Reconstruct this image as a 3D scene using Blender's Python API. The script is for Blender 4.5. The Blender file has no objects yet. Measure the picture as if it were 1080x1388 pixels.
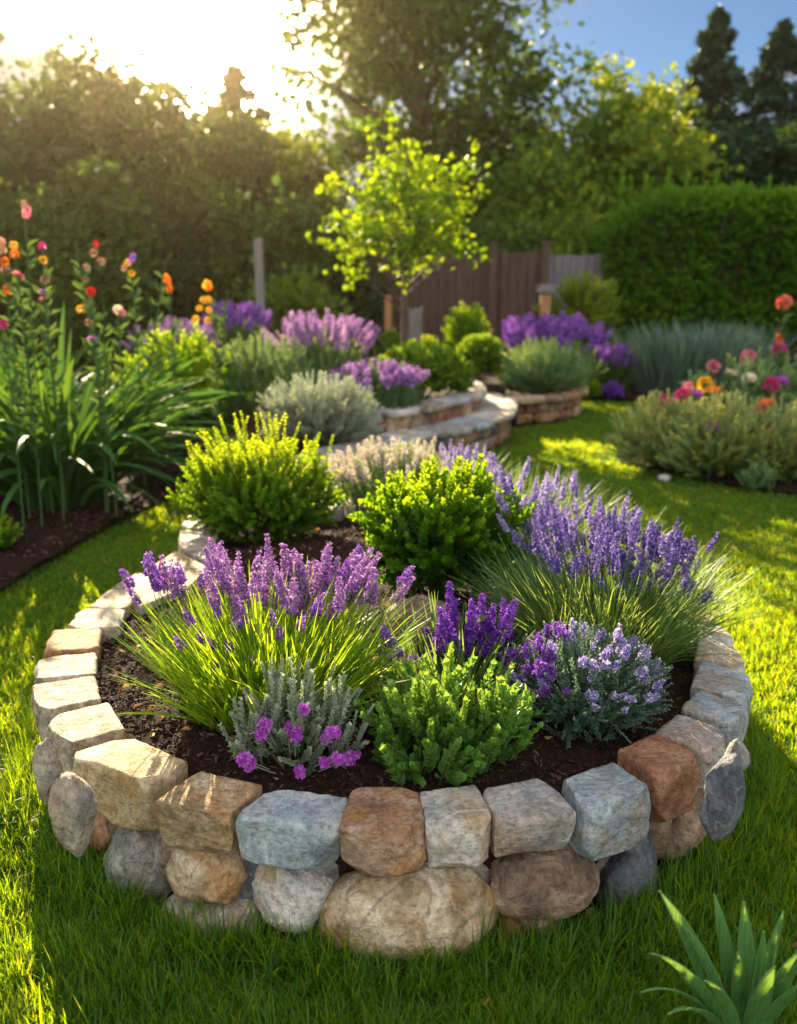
import bpy, bmesh, math, random
import numpy as np
from mathutils import Vector, Matrix, Euler

S = bpy.context.scene
R = math.radians
COL = S.collection
rng = np.random.default_rng(7)
random.seed(7)

# ------------------------------------------------------------------ camera
F = 1300.0; CX, CY = 540.0, 694.0; PITCH = R(14.8); CAMH = 1.6      # focal length in photograph pixels
cam = bpy.data.cameras.new("camera"); camo = bpy.data.objects.new("camera", cam); COL.objects.link(camo)
camo.location = (0, 0, CAMH); camo.rotation_euler = (math.pi / 2 - PITCH, 0, 0)
cam.sensor_fit = 'HORIZONTAL'; cam.sensor_width = 24.0; cam.lens = F / 1080 * 24
cam.clip_start = 0.05; cam.clip_end = 1000
cam.dof.use_dof = True; cam.dof.focus_distance = 2.55; cam.dof.aperture_fstop = 1.9
S.camera = camo
# ------------------------------------------------------------------ world, sun, exposure
SUN_AZ, SUN_EL = R(-18), R(22.5)
sdir = Vector((math.sin(SUN_AZ) * math.cos(SUN_EL), math.cos(SUN_AZ) * math.cos(SUN_EL), math.sin(SUN_EL)))
W = bpy.data.worlds.new("World"); S.world = W; W.use_nodes = True
nt = W.node_tree; N = nt.nodes; L = nt.links; N.clear()
out = N.new('ShaderNodeOutputWorld'); bg = N.new('ShaderNodeBackground'); bg.inputs[1].default_value = 0.05
sky = N.new('ShaderNodeTexSky'); sky.sky_type = 'NISHITA'; sky.sun_disc = False
sky.sun_elevation = SUN_EL; sky.sun_rotation = SUN_AZ; sky.air_density = 0.6; sky.dust_density = 0.1; sky.ozone_density = 3.0
tc = N.new('ShaderNodeTexCoord')
GLOW = Vector((math.sin(R(-10.5)) * math.cos(R(12.5)), math.cos(R(-10.5)) * math.cos(R(12.5)), math.sin(R(12.5))))
dt = N.new('ShaderNodeVectorMath'); dt.operation = 'DOT_PRODUCT'; dt.inputs[1].default_value = GLOW
L.new(tc.outputs['Generated'], dt.inputs[0])
def wmath(op, a, b=None):
    n = N.new('ShaderNodeMath'); n.operation = op
    for i, v in enumerate((a, b)):
        if v is None: continue
        if isinstance(v, (int, float)): n.inputs[i].default_value = v
        else: L.new(v, n.inputs[i])
    return n.outputs[0]
d0 = wmath('MAXIMUM', dt.outputs['Value'], 0.0)
g1 = wmath('MULTIPLY', wmath('POWER', d0, 650.0), 2000.0)          # sky glow boosted as a second soft sun, apart from the sun lamp
g2 = wmath('MULTIPLY', wmath('POWER', d0, 50.0), 2.4)
mp = N.new('ShaderNodeMapping'); mp.inputs['Scale'].default_value = (2.2, 2.2, 9.0); L.new(tc.outputs['Generated'], mp.inputs[0])
nz = N.new('ShaderNodeTexNoise'); nz.inputs['Scale'].default_value = 1.6; nz.inputs['Detail'].default_value = 6; nz.inputs['Roughness'].default_value = 0.55
L.new(mp.outputs[0], nz.inputs['Vector'])
cr = N.new('ShaderNodeValToRGB'); cr.color_ramp.elements[0].position = 0.5; cr.color_ramp.elements[1].position = 0.72
sx = N.new('ShaderNodeSeparateXYZ'); L.new(tc.outputs['Generated'], sx.inputs[0])
bias = wmath('MAXIMUM', wmath('ADD', wmath('MULTIPLY', sx.outputs['Y'], -0.9), wmath('MULTIPLY', sx.outputs['Z'], 0.55)), 0.0)   # unseen cloud banks overhead and behind the viewer, added for fill light
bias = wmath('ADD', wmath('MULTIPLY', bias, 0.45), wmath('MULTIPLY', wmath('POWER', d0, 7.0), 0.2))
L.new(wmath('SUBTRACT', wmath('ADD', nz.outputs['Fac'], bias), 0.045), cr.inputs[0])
cm = N.new('ShaderNodeMix'); cm.data_type = 'RGBA'      # added fill clouds behind the viewer, set brighter than the grey clouds ahead
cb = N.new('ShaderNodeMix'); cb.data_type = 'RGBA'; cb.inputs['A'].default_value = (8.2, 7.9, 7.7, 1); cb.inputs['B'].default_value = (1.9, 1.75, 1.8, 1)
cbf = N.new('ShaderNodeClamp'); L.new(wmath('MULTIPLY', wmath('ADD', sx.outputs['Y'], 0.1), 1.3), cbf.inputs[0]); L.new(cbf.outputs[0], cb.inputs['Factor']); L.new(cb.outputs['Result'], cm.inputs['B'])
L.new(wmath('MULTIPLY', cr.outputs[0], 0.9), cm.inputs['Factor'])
sk = N.new('ShaderNodeMix'); sk.data_type = 'RGBA'; sk.blend_type = 'MULTIPLY'; sk.inputs['Factor'].default_value = 1; sk.inputs['B'].default_value = (0.44, 0.49, 0.49, 1)
L.new(sky.outputs[0], sk.inputs['A']); L.new(sk.outputs['Result'], cm.inputs['A'])
gc = N.new('ShaderNodeMix'); gc.data_type = 'RGBA'; gc.blend_type = 'MULTIPLY'; gc.inputs['Factor'].default_value = 1
gc.inputs['A'].default_value = (1.0, 0.78, 0.46, 1); L.new(wmath('ADD', g1, g2), gc.inputs['B'])
ad = N.new('ShaderNodeMix'); ad.data_type = 'RGBA'; ad.blend_type = 'ADD'; ad.inputs['Factor'].default_value = 1
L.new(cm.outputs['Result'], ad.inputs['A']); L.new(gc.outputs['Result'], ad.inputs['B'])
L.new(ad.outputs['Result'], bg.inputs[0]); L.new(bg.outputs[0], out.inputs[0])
sl = bpy.data.lights.new("sun", 'SUN'); sl.energy = 5.0; sl.angle = R(0.6); sl.color = (1.0, 0.82, 0.52)
so = bpy.data.objects.new("sun", sl); COL.objects.link(so); so.rotation_euler = (-sdir).to_track_quat('-Z', 'Y').to_euler()
S.view_settings.view_transform = 'Standard'; S.view_settings.look = 'None'
S.view_settings.exposure = 2.15; S.view_settings.gamma = 1.0
S.cycles.max_bounces = 8; S.cycles.transparent_max_bounces = 8; S.cycles.use_denoising = True
S.cycles.diffuse_bounces = 4; S.cycles.transmission_bounces = 4; S.cycles.sample_clamp_indirect = 6.0

# ------------------------------------------------------------------ pixel <-> place (photograph pixels)
def ray(x, y):
    a = (x - CX) / F; b = -(y - CY) / F
    return np.array([a, math.cos(PITCH) + b * math.sin(PITCH), -math.sin(PITCH) + b * math.cos(PITCH)])
def px(x, y, z=0.0):
    d = ray(x, y); t = (z - CAMH) / d[2]
    return np.array([d[0] * t, d[1] * t, z])
def at(x, y, Y):
    d = ray(x, y); t = Y / d[1]
    return np.array([d[0] * t, Y, CAMH + d[2] * t])

# ------------------------------------------------------------------ noise
def _h(i, j, k, s):
    n = (i * 374761393 + j * 668265263 + k * 1274126177 + s * 974711) & 0x7fffffff
    n = ((n ^ (n >> 13)) * 1103515245) & 0x7fffffff
    n = ((n ^ (n >> 16)) * 1540483477) & 0x7fffffff
    return ((n ^ (n >> 15)) & 0xffff) / 32767.5 - 1.0
def vnoise(P, seed=0):
    P = np.asarray(P, float); I = np.floor(P).astype(np.int64); f = P - I; f = f * f * (3 - 2 * f)
    r = 0
    for a in (0, 1):
        for b in (0, 1):
            for c in (0, 1):
                w = (f[:, 0] if a else 1 - f[:, 0]) * (f[:, 1] if b else 1 - f[:, 1]) * (f[:, 2] if c else 1 - f[:, 2])
                r = r + w * _h(I[:, 0] + a, I[:, 1] + b, I[:, 2] + c, seed)
    return r
def fbm(P, o=4, seed=0):
    P = np.asarray(P, float); r = 0; a = 1.0
    for k in range(o):
        r = r + a * vnoise(P * 2 ** k + 17.3 * k, seed + k); a *= 0.5
    return r
def unit(v):
    v = np.asarray(v, float); return v / np.maximum(np.linalg.norm(v, axis=-1, keepdims=True), 1e-9)
def U(a, b, n=None): return rng.uniform(a, b, n)

# ------------------------------------------------------------------ mesh building
class MB:
    def __init__(s): s.v = []; s.fi = []; s.ft = []; s.fm = []; s.t = []; s.n = 0
    def raw(s, v, faces, mat=0, tint=0.5):
        v = np.asarray(v, float); base = s.n
        s.v.append(v); s.n += len(v)
        s.t.append(np.broadcast_to(np.asarray(tint, float), (len(v),)))
        s.ft.append(np.array([len(f) for f in faces], np.int64)); s.fi.append(np.concatenate([np.asarray(f) for f in faces]) + base)
        s.fm.append(np.broadcast_to(np.asarray(mat), (len(faces),)))
    def quads(s, v, Q, mat=0, tint=0.5):
        v = np.asarray(v, float); base = s.n; s.v.append(v); s.n += len(v)
        s.t.append(np.broadcast_to(np.asarray(tint, float), (len(v),)))
        k = Q.shape[1]
        s.ft.append(np.full(len(Q), k)); s.fi.append((Q + base).ravel()); s.fm.append(np.broadcast_to(np.asarray(mat), (len(Q),)))
    def inst(s, T, Rm, P, tint=None):
        """copies of template T=(verts, faces, mats, tints) by matrices Rm (n,3,3) at P (n,3)"""
        tv, tf, tm, tt = T; n = len(P); m = len(tv)
        if n == 0: return
        V = np.einsum('nij,vj->nvi', Rm, tv) + P[:, None, :]
        base = s.n; s.v.append(V.reshape(-1, 3)); s.n += n * m
        ti = np.full(n, 0.5) if tint is None else np.asarray(tint)
        s.t.append(np.clip(ti[:, None] + (tt[None, :] - 0.5) * 0.6, 0, 1).ravel())
        fl = np.concatenate([np.asarray(f) for f in tf]); lt = np.array([len(f) for f in tf])
        s.fi.append((fl[None, :] + (np.arange(n) * m)[:, None] + base).ravel())
        s.ft.append(np.tile(lt, n)); s.fm.append(np.tile(np.asarray(tm), n))
    def template(s):
        v = np.concatenate(s.v); fi = np.concatenate(s.fi); ft = np.concatenate(s.ft)
        st = np.concatenate([[0], np.cumsum(ft)[:-1]])
        return (v, [tuple(fi[a:a + k]) for a, k in zip(st, ft)], np.concatenate(s.fm), np.concatenate(s.t))
    def mesh(s, name, mats, smooth=False):
        me = bpy.data.meshes.new(name)
        v = np.concatenate(s.v); fi = np.concatenate(s.fi).astype(np.int32); ft = np.concatenate(s.ft).astype(np.int32)
        me.vertices.add(len(v)); me.vertices.foreach_set('co', v.astype(np.float32).ravel())
        me.loops.add(len(fi)); me.loops.foreach_set('vertex_index', fi)
        me.polygons.add(len(ft)); st = np.concatenate([[0], np.cumsum(ft)[:-1]]).astype(np.int32)
        me.polygons.foreach_set('loop_start', st)
        me.polygons.foreach_set('material_index', np.concatenate(s.fm).astype(np.int32))
        me.polygons.foreach_set('use_smooth', np.full(len(ft), smooth))
        a = me.attributes.new('tint', 'FLOAT', 'POINT'); a.data.foreach_set('value', np.concatenate(s.t).astype(np.float32))
        for m in mats: me.materials.append(m)
        me.update(calc_edges=True)
        return me
    def build(s, name, mats, parent=None, loc=(0, 0, 0), smooth=False):
        return link(name, s.mesh(name, mats, smooth), parent, loc)
def link(name, me, parent=None, loc=(0, 0, 0)):
    o = bpy.data.objects.new(name, me); COL.objects.link(o); o.location = [float(q) for q in loc]
    if parent: o.parent = parent
    return o
def tag(o, label, cat, group=None):
    o['label'] = label; o['category'] = cat
    if group: o['group'] = group
    return o
def thing(name, label, cat, loc, group=None):
    o = bpy.data.objects.new(name, None); COL.objects.link(o); o.location = [float(q) for q in loc]; o.empty_display_size = 0.1
    return tag(o, label, cat, group)
def struct(o, kind='structure'): o['kind'] = kind; return o

def frames(d, twist=None):
    """matrices whose local +Z runs along d"""
    d = unit(d); n = len(d); up = np.tile([0, 0, 1.0], (n, 1)); bad = np.abs(d[:, 2]) > 0.95; up[bad] = [0, 1.0, 0]
    x = unit(np.cross(up, d)); y = np.cross(d, x)
    if twist is None: twist = U(0, 2 * math.pi, n)
    c, s_ = np.cos(twist)[:, None], np.sin(twist)[:, None]
    x2 = x * c + y * s_; y2 = -x * s_ + y * c
    return np.stack([x2, y2, d], axis=2)
def randdir(n): return unit(rng.normal(size=(n, 3)))

def leaf_t(w=0.3, fold=0.15, curl=0.12, wide=0.5, mat=0):
    """one leaf along +Z, length 1, folded on its midrib"""
    v = np.array([[0, 0, 0], [0, -curl, 1], [w * .8, fold * .8, wide * .55], [w, fold * .6, wide * 1.25], [-w * .8, fold * .8, wide * .55], [-w, fold * .6, wide * 1.25]], float)
    return (v, [(0, 2, 3, 1), (0, 1, 5, 4)], [mat, mat], np.array([.3, .7, .5, .55, .5, .55]))
def tube(mb, P, r, sides=5, mat=0, tint=0.5, cap=False):
    P = np.asarray(P, float); n = len(P); r = np.broadcast_to(np.asarray(r, float), (n,))
    d = unit(np.gradient(P, axis=0)); ref = np.array([1.0, 0, 0]) if abs(d[:, 0]).mean() < 0.8 else np.array([0, 1.0, 0])
    x = unit(np.cross(d, ref)); y = np.cross(d, x); a = np.arange(sides) * 2 * math.pi / sides
    V = P[:, None] + r[:, None, None] * (np.cos(a)[None, :, None] * x[:, None] + np.sin(a)[None, :, None] * y[:, None])
    i = np.arange(n - 1)[:, None] * sides + np.arange(sides)[None]; j = np.arange(n - 1)[:, None] * sides + (np.arange(sides)[None] + 1) % sides
    mb.quads(V.reshape(-1, 3), np.stack([i, j, j + sides, i + sides], -1).reshape(-1, 4), mat, tint)
    if cap: mb.raw(V[-1], [tuple(range(sides))], mat, tint)
def ribbons(mb, P, w, side, mat=0, tint=None, fold=0.0):
    """n ribbons: P (n,k,3) centre lines, w (n,k) half widths, side (n,3)"""
    n, k, _ = P.shape
    if tint is None: tint = U(0, 1, n)
    d = unit(np.gradient(P, axis=1)); sd = np.broadcast_to(side[:, None, :], P.shape)
    nor = unit(np.cross(d, sd)); 
    l = P - sd * w[..., None] + nor * (w * fold)[..., None]; r_ = P + sd * w[..., None] + nor * (w * fold)[..., None]
    grad = np.linspace(-.12, .12, k)[None, :, None]
    if fold:
        V = np.stack([l, P, r_], axis=2); c = 3
    else:
        V = np.stack([l, r_], axis=2); c = 2
    T = np.clip(np.broadcast_to(tint[:, None, None] + grad, (n, k, c)), 0, 1)
    b = (np.arange(n) * k * c)[:, None, None] + (np.arange(k - 1) * c)[None, :, None] + np.arange(c - 1)[None, None, :]
    Q = np.stack([b, b + 1, b + 1 + c, b + c], -1).reshape(-1, 4)
    mb.quads(V.reshape(-1, 3), Q, mat, T.ravel())
def blade_curves(base, az, lean, length, droop, k=5):
    """arching centre lines: lean from vertical at the root, bending over by droop"""
    t = np.linspace(0, 1, k)[None]; ang = lean[:, None] + droop[:, None] * t
    st = length[:, None] / (k - 1)
    h = np.cumsum(np.concatenate([np.zeros((len(az), 1)), np.sin(ang[:, :-1]) * st], 1), 1)
    z = np.cumsum(np.concatenate([np.zeros((len(az), 1)), np.cos(ang[:, :-1]) * st], 1), 1)
    P = np.stack([np.cos(az)[:, None] * h, np.sin(az)[:, None] * h, z], -1) + base[:, None, :]
    return P
def poly_in(P, poly):
    x, y = P[:, 0], P[:, 1]; c = np.zeros(len(P), bool); n = len(poly); j = n - 1
    for i in range(n):
        xi, yi = poly[i]; xj, yj = poly[j]
        with np.errstate(divide='ignore', invalid='ignore'):
            c ^= ((yi > y) != (yj > y)) & (x < (xj - xi) * (y - yi) / (yj - yi + 1e-12) + xi)
        j = i
    return c
def smooth_poly(pts, n=8, closed=True):
    p = np.asarray(pts, float); m = len(p); o = []
    rngi = range(m) if closed else range(m - 1)
    for i in rngi:
        if closed: a, b, c, d = p[(i - 1) % m], p[i], p[(i + 1) % m], p[(i + 2) % m]
        else: a, b, c, d = p[max(i - 1, 0)], p[i], p[i + 1], p[min(i + 2, m - 1)]
        for t in np.arange(n) / n:
            o.append(0.5 * ((2 * b) + (c - a) * t + (2 * a - 5 * b + 4 * c - d) * t * t + (3 * b - a - 3 * c + d) * t ** 3))
    if not closed: o.append(p[-1])
    return np.array(o)

# ------------------------------------------------------------------ materials
def mat_base(name):
    m = bpy.data.materials.new(name); m.use_nodes = True; n = m.node_tree.nodes; n.clear()
    o = n.new('ShaderNodeOutputMaterial'); return m, n, m.node_tree.links, o
def ramp(n, cols):
    r = n.new('ShaderNodeValToRGB'); e = r.color_ramp.elements
    while len(e) < len(cols): e.new(0.5)
    for i, (p, c) in enumerate(cols): e[i].position = p; e[i].color = (*c, 1)
    return r
def leafmat(name, cols, trans=0.45, rough=0.5, glow=(1.35, 1.25, 0.6), spec=0.35, refl=None):
    m, n, l, o = mat_base(name)
    a = n.new('ShaderNodeAttribute'); a.attribute_name = 'tint'
    c = ramp(n, [(i / max(len(cols) - 1, 1), q) for i, q in enumerate(cols)]); l.new(a.outputs['Fac'], c.inputs[0])
    p = n.new('ShaderNodeBsdfPrincipled'); p.inputs['Roughness'].default_value = rough; p.inputs['Specular IOR Level'].default_value = spec
    gm = n.new('ShaderNodeMix'); gm.data_type = 'RGBA'; gm.blend_type = 'MULTIPLY'; gm.inputs['Factor'].default_value = 1
    green = cols[0][1] > cols[0][0] and cols[0][1] > cols[0][2] * 1.3
    gm.inputs['B'].default_value = refl if refl else (0.66, 1.0, 1.0, 1) if green else (1, 1, 1, 1); l.new(c.outputs[0], gm.inputs['A']); l.new(gm.outputs['Result'], p.inputs['Base Color'])
    t = n.new('ShaderNodeBsdfTranslucent'); x = n.new('ShaderNodeMix'); x.data_type = 'RGBA'; x.blend_type = 'MULTIPLY'; x.inputs['Factor'].default_value = 1
    x.inputs['B'].default_value = (*glow, 1); l.new(c.outputs[0], x.inputs['A']); l.new(x.outputs['Result'], t.inputs['Color'])
    s = n.new('ShaderNodeMixShader'); s.inputs[0].default_value = trans
    l.new(p.outputs[0], s.inputs[1]); l.new(t.outputs[0], s.inputs[2]); l.new(s.outputs[0], o.inputs[0])
    return m
def stonemat(name, c1, c2, c3, stain=(0.36, 0.2, 0.07), amount=0.35, scale=9.0):
    m, n, l, o = mat_base(name)
    tcn = n.new('ShaderNodeTexCoord'); oi = n.new('ShaderNodeObjectInfo')
    ad_ = n.new('ShaderNodeVectorMath'); ad_.operation = 'ADD'; sc = n.new('ShaderNodeVectorMath'); sc.operation = 'SCALE'; sc.inputs['Scale'].default_value = 40
    cmb = n.new('ShaderNodeCombineXYZ'); [l.new(oi.outputs['Random'], cmb.inputs[i]) for i in range(3)]
    l.new(cmb.outputs[0], sc.inputs[0]); l.new(tcn.outputs['Object'], ad_.inputs[0]); l.new(sc.outputs[0], ad_.inputs[1]); vec = ad_.outputs[0]
    def noise(s, d=6, r=0.6, dist=0.0):
        q = n.new('ShaderNodeTexNoise'); q.inputs['Scale'].default_value = s; q.inputs['Detail'].default_value = d; q.inputs['Roughness'].default_value = r
        q.inputs['Distortion'].default_value = dist; l.new(vec, q.inputs['Vector']); return q.outputs['Fac']
    r1 = ramp(n, [(0.36, tuple(x * .8 for x in c1)), (0.5, c2), (0.64, tuple(x * 1.1 for x in c3))]); l.new(noise(scale, 8, 0.62, 0.6), r1.inputs[0])
    r2 = ramp(n, [(0.55 - amount * 0.25, (0, 0, 0)), (0.75 - amount * 0.25, (1, 1, 1))]); l.new(noise(scale * 0.7, 5, 0.6, 1.2), r2.inputs[0])
    mx = n.new('ShaderNodeMix'); mx.data_type = 'RGBA'; mx.inputs['B'].default_value = (*stain, 1)
    fm = n.new('ShaderNodeMath'); fm.operation = 'MULTIPLY'; fm.inputs[1].default_value = min(1, amount * 1.8); l.new(r2.outputs[0], fm.inputs[0])
    l.new(fm.outputs[0], mx.inputs['Factor']); l.new(r1.outputs[0], mx.inputs['A'])
    r3 = ramp(n, [(0.33, (0.42, 0.40, 0.38)), (0.5, (0.95, 0.95, 0.95)), (0.68, (1.25, 1.25, 1.25))]); l.new(noise(70, 4, 0.7), r3.inputs[0])
    m2 = n.new('ShaderNodeMix'); m2.data_type = 'RGBA'; m2.blend_type = 'MULTIPLY'; m2.inputs['Factor'].default_value = 0.8
    l.new(mx.outputs['Result'], m2.inputs['A']); l.new(r3.outputs[0], m2.inputs['B'])
    rv = ramp(n, [(0.0, (0, 0, 0)), (0.478, (0, 0, 0)), (0.5, (1, 1, 1)), (0.522, (0, 0, 0))]); l.new(noise(scale * .45, 3, 0.5, 1.6), rv.inputs[0])
    vf = n.new('ShaderNodeMath'); vf.operation = 'MULTIPLY'; vf.inputs[1].default_value = 0.45; l.new(rv.outputs[0], vf.inputs[0])
    m3 = n.new('ShaderNodeMix'); m3.data_type = 'RGBA'; m3.inputs['B'].default_value = (*[min(1, x * 1.35) for x in c3], 1) if c2[2] >= c2[0] * .9 else (*[x * .35 for x in c1], 1)
    l.new(vf.outputs[0], m3.inputs['Factor']); l.new(m2.outputs['Result'], m3.inputs['A']); m2 = m3
    p = n.new('ShaderNodeBsdfPrincipled'); p.inputs['Roughness'].default_value = 0.72; p.inputs['Specular IOR Level'].default_value = 0.4
    l.new(m2.outputs['Result'], p.inputs['Base Color'])
    mu = n.new('ShaderNodeMath'); mu.operation = 'MULTIPLY_ADD'; mu.inputs[1].default_value = 0.35
    l.new(noise(150, 3, 0.6), mu.inputs[0]); l.new(noise(32, 7, 0.68, 0.4), mu.inputs[2])
    b = n.new('ShaderNodeBump'); b.inputs['Strength'].default_value = 0.9; b.inputs['Distance'].default_value = 0.02
    l.new(mu.outputs[0], b.inputs['Height']); l.new(b.outputs[0], p.inputs['Normal']); l.new(p.outputs[0], o.inputs[0])
    return m
def groundmat(name, cols, scale=20, rough=0.9, bump=0.02):
    m, n, l, o = mat_base(name); tcn = n.new('ShaderNodeTexCoord')
    q = n.new('ShaderNodeTexNoise'); q.inputs['Scale'].default_value = scale; q.inputs['Detail'].default_value = 9; q.inputs['Roughness'].default_value = 0.7; l.new(tcn.outputs['Object'], q.inputs['Vector'])
    c = ramp(n, [(0.3 + 0.4 * i / max(len(cols) - 1, 1), k) for i, k in enumerate(cols)]); l.new(q.outputs['Fac'], c.inputs[0])
    p = n.new('ShaderNodeBsdfPrincipled'); p.inputs['Roughness'].default_value = rough; p.inputs['Specular IOR Level'].default_value = 0.08; l.new(c.outputs[0], p.inputs['Base Color'])
    b = n.new('ShaderNodeBump'); b.inputs['Strength'].default_value = 0.8; b.inputs['Distance'].default_value = bump; l.new(q.outputs['Fac'], b.inputs['Height'])
    l.new(b.outputs[0], p.inputs['Normal']); l.new(p.outputs[0], o.inputs[0]); return m
def woodmat(name, c1, c2, sx=30):
    m, n, l, o = mat_base(name); tcn = n.new('ShaderNodeTexCoord'); mpn = n.new('ShaderNodeMapping'); mpn.inputs['Scale'].default_value = (sx, sx, 2); l.new(tcn.outputs['Object'], mpn.inputs[0])
    q = n.new('ShaderNodeTexNoise'); q.inputs['Scale'].default_value = 1; q.inputs['Detail'].default_value = 6; l.new(mpn.outputs[0], q.inputs['Vector'])
    c = ramp(n, [(0.3, c1), (0.7, c2)]); l.new(q.outputs['Fac'], c.inputs[0])
    p = n.new('ShaderNodeBsdfPrincipled'); p.inputs['Roughness'].default_value = 0.8; l.new(c.outputs[0], p.inputs['Base Color'])
    b = n.new('ShaderNodeBump'); b.inputs['Strength'].default_value = 0.6; b.inputs['Distance'].default_value = 0.01; l.new(q.outputs['Fac'], b.inputs['Height']); l.new(b.outputs[0], p.inputs['Normal'])
    l.new(p.outputs[0], o.inputs[0]); return m

M = {}
M['grass'] = leafmat('lawn grass', [(0.08, 0.17, 0.016), (0.16, 0.29, 0.02), (0.29, 0.40, 0.022), (0.38, 0.36, 0.06)], 0.64, 0.42, (2.2, 1.75, 0.22), refl=(0.22, 0.50, 1.0, 1))
M['lawn'] = groundmat('lawn soil', [(0.035, 0.07, 0.010), (0.06, 0.11, 0.012), (0.08, 0.10, 0.02)], 14)
M['soil'] = groundmat('dark mulch soil', [(0.010, 0.006, 0.005), (0.022, 0.012, 0.010), (0.045, 0.025, 0.019)], 45, bump=.01)
M['bark'] = leafmat('bark chips', [(0.014, 0.007, 0.006), (0.032, 0.016, 0.013), (0.06, 0.030, 0.023), (0.12, 0.07, 0.05)], 0.0, 0.75, spec=.15)
M['twig'] = woodmat('twig', (0.06, 0.035, 0.02), (0.13, 0.085, 0.05))
M['barkwood'] = woodmat('tree bark', (0.045, 0.028, 0.018), (0.13, 0.085, 0.055), 18)
M['stem'] = leafmat('green stem', [(0.06, 0.11, 0.03), (0.12, 0.18, 0.05)], 0.3)
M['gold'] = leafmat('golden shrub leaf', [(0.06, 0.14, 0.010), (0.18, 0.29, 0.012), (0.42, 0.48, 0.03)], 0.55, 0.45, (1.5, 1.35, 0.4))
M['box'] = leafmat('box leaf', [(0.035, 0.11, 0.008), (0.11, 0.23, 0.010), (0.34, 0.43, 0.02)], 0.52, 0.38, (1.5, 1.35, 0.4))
M['boxdk'] = leafmat('clipped box leaf', [(0.05, 0.11, 0.01), (0.12, 0.21, 0.014), (0.26, 0.35, 0.03)], 0.5, 0.45)
M['hebe'] = leafmat('fresh green leaf', [(0.10, 0.18, 0.04), (0.19, 0.30, 0.055), (0.32, 0.42, 0.08)], 0.42, 0.35, (1.3, 1.25, 0.6))
M['lime'] = leafmat('lime blade', [(0.09, 0.19, 0.012), (0.19, 0.32, 0.018), (0.36, 0.44, 0.05)], 0.55, 0.4, (1.4, 1.25, 0.4))
M['lavleaf'] = leafmat('lavender leaf', [(0.09, 0.16, 0.04), (0.17, 0.25, 0.07), (0.32, 0.38, 0.15)], 0.48, 0.5)
M['grey'] = leafmat('silver grey leaf', [(0.18, 0.23, 0.18), (0.32, 0.38, 0.31), (0.50, 0.55, 0.46)], 0.35, 0.65, (1.15, 1.1, 0.8))
M['sage'] = leafmat('sage green leaf', [(0.10, 0.16, 0.07), (0.20, 0.27, 0.12), (0.36, 0.42, 0.20)], 0.42, 0.6, (1.2, 1.15, 0.6))
M['blue'] = leafmat('blue green blade', [(0.06, 0.12, 0.10), (0.12, 0.2, 0.16), (0.2, 0.28, 0.22)], 0.35, 0.5, (1.1, 1.15, 0.8))
M['white'] = leafmat('creamy bud', [(0.4, 0.4, 0.3), (0.6, 0.56, 0.5), (0.55, 0.48, 0.55)], 0.35, 0.6, (1.2, 1.1, 0.9))
M['iris'] = leafmat('strap leaf', [(0.03, 0.075, 0.02), (0.055, 0.13, 0.03), (0.11, 0.19, 0.05)], 0.38, 0.5, (1.4, 1.3, 0.4), 0.15)
M['lily'] = leafmat('lily leaf', [(0.08, 0.17, 0.06), (0.13, 0.23, 0.07), (0.22, 0.32, 0.09)], 0.35, 0.3, (1.3, 1.25, 0.5))
def streak(m):
    nn = m.node_tree.nodes; ll = m.node_tree.links; tcn = nn.new('ShaderNodeTexCoord'); mpn = nn.new('ShaderNodeMapping'); mpn.inputs['Scale'].default_value = (260, 60, 5); mpn.inputs['Rotation'].default_value = (0.3, 0, 0); ll.new(tcn.outputs['Object'], mpn.inputs[0])
    q = nn.new('ShaderNodeTexNoise'); q.inputs['Scale'].default_value = 1; q.inputs['Detail'].default_value = 3; ll.new(mpn.outputs[0], q.inputs['Vector'])
    b = nn.new('ShaderNodeBump'); b.inputs['Strength'].default_value = .5; b.inputs['Distance'].default_value = .003; ll.new(q.outputs['Fac'], b.inputs['Height'])
    p = next(x for x in nn if x.type == 'BSDF_PRINCIPLED'); ll.new(b.outputs[0], p.inputs['Normal'])
    r_ = ramp(nn, [(.3, (.55, .6, .55)), (.5, (1, 1, 1)), (.7, (1.3, 1.25, 1.1))]); ll.new(q.outputs['Fac'], r_.inputs[0])
    cr_ = next(x for x in nn if x.type == 'VALTORGB' and x != r_); mx = nn.new('ShaderNodeMix'); mx.data_type = 'RGBA'; mx.blend_type = 'MULTIPLY'; mx.inputs['Factor'].default_value = 1
    tg = [k.to_socket for k in cr_.outputs[0].links]; ll.new(cr_.outputs[0], mx.inputs['A']); ll.new(r_.outputs[0], mx.inputs['B'])
    for t_ in tg: ll.new(mx.outputs['Result'], t_)
streak(M['lily'])
M['lilyedge'] = leafmat('lily leaf edge', [(0.20, 0.28, 0.09), (0.26, 0.33, 0.12)], 0.3, 0.4)
def petal(name, *c, t=0.35): return leafmat(name, list(c), t, 0.55, (1.25, 1.1, 1.15), 0.2)
M['violet'] = petal('violet petal', (0.13, 0.04, 0.30), (0.24, 0.09, 0.46), (0.40, 0.20, 0.62))
M['mauve'] = petal('mauve petal', (0.20, 0.08, 0.32), (0.36, 0.18, 0.48), (0.58, 0.38, 0.68))
M['indigo'] = petal('indigo petal', (0.06, 0.035, 0.22), (0.16, 0.11, 0.40), (0.40, 0.34, 0.66))
M['periwinkle'] = petal('periwinkle petal', (0.15, 0.12, 0.38), (0.32, 0.28, 0.56), (0.62, 0.58, 0.78))
M['deep'] = petal('deep purple petal', (0.09, 0.02, 0.26), (0.19, 0.05, 0.44), (0.32, 0.12, 0.58))
M['magenta'] = petal('magenta petal', (0.34, 0.04, 0.42), (0.5, 0.10, 0.60), (0.6, 0.22, 0.7))
M['pinkmauve'] = petal('pink mauve petal', (0.34, 0.14, 0.40), (0.5, 0.24, 0.54), (0.66, 0.42, 0.62))
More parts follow.
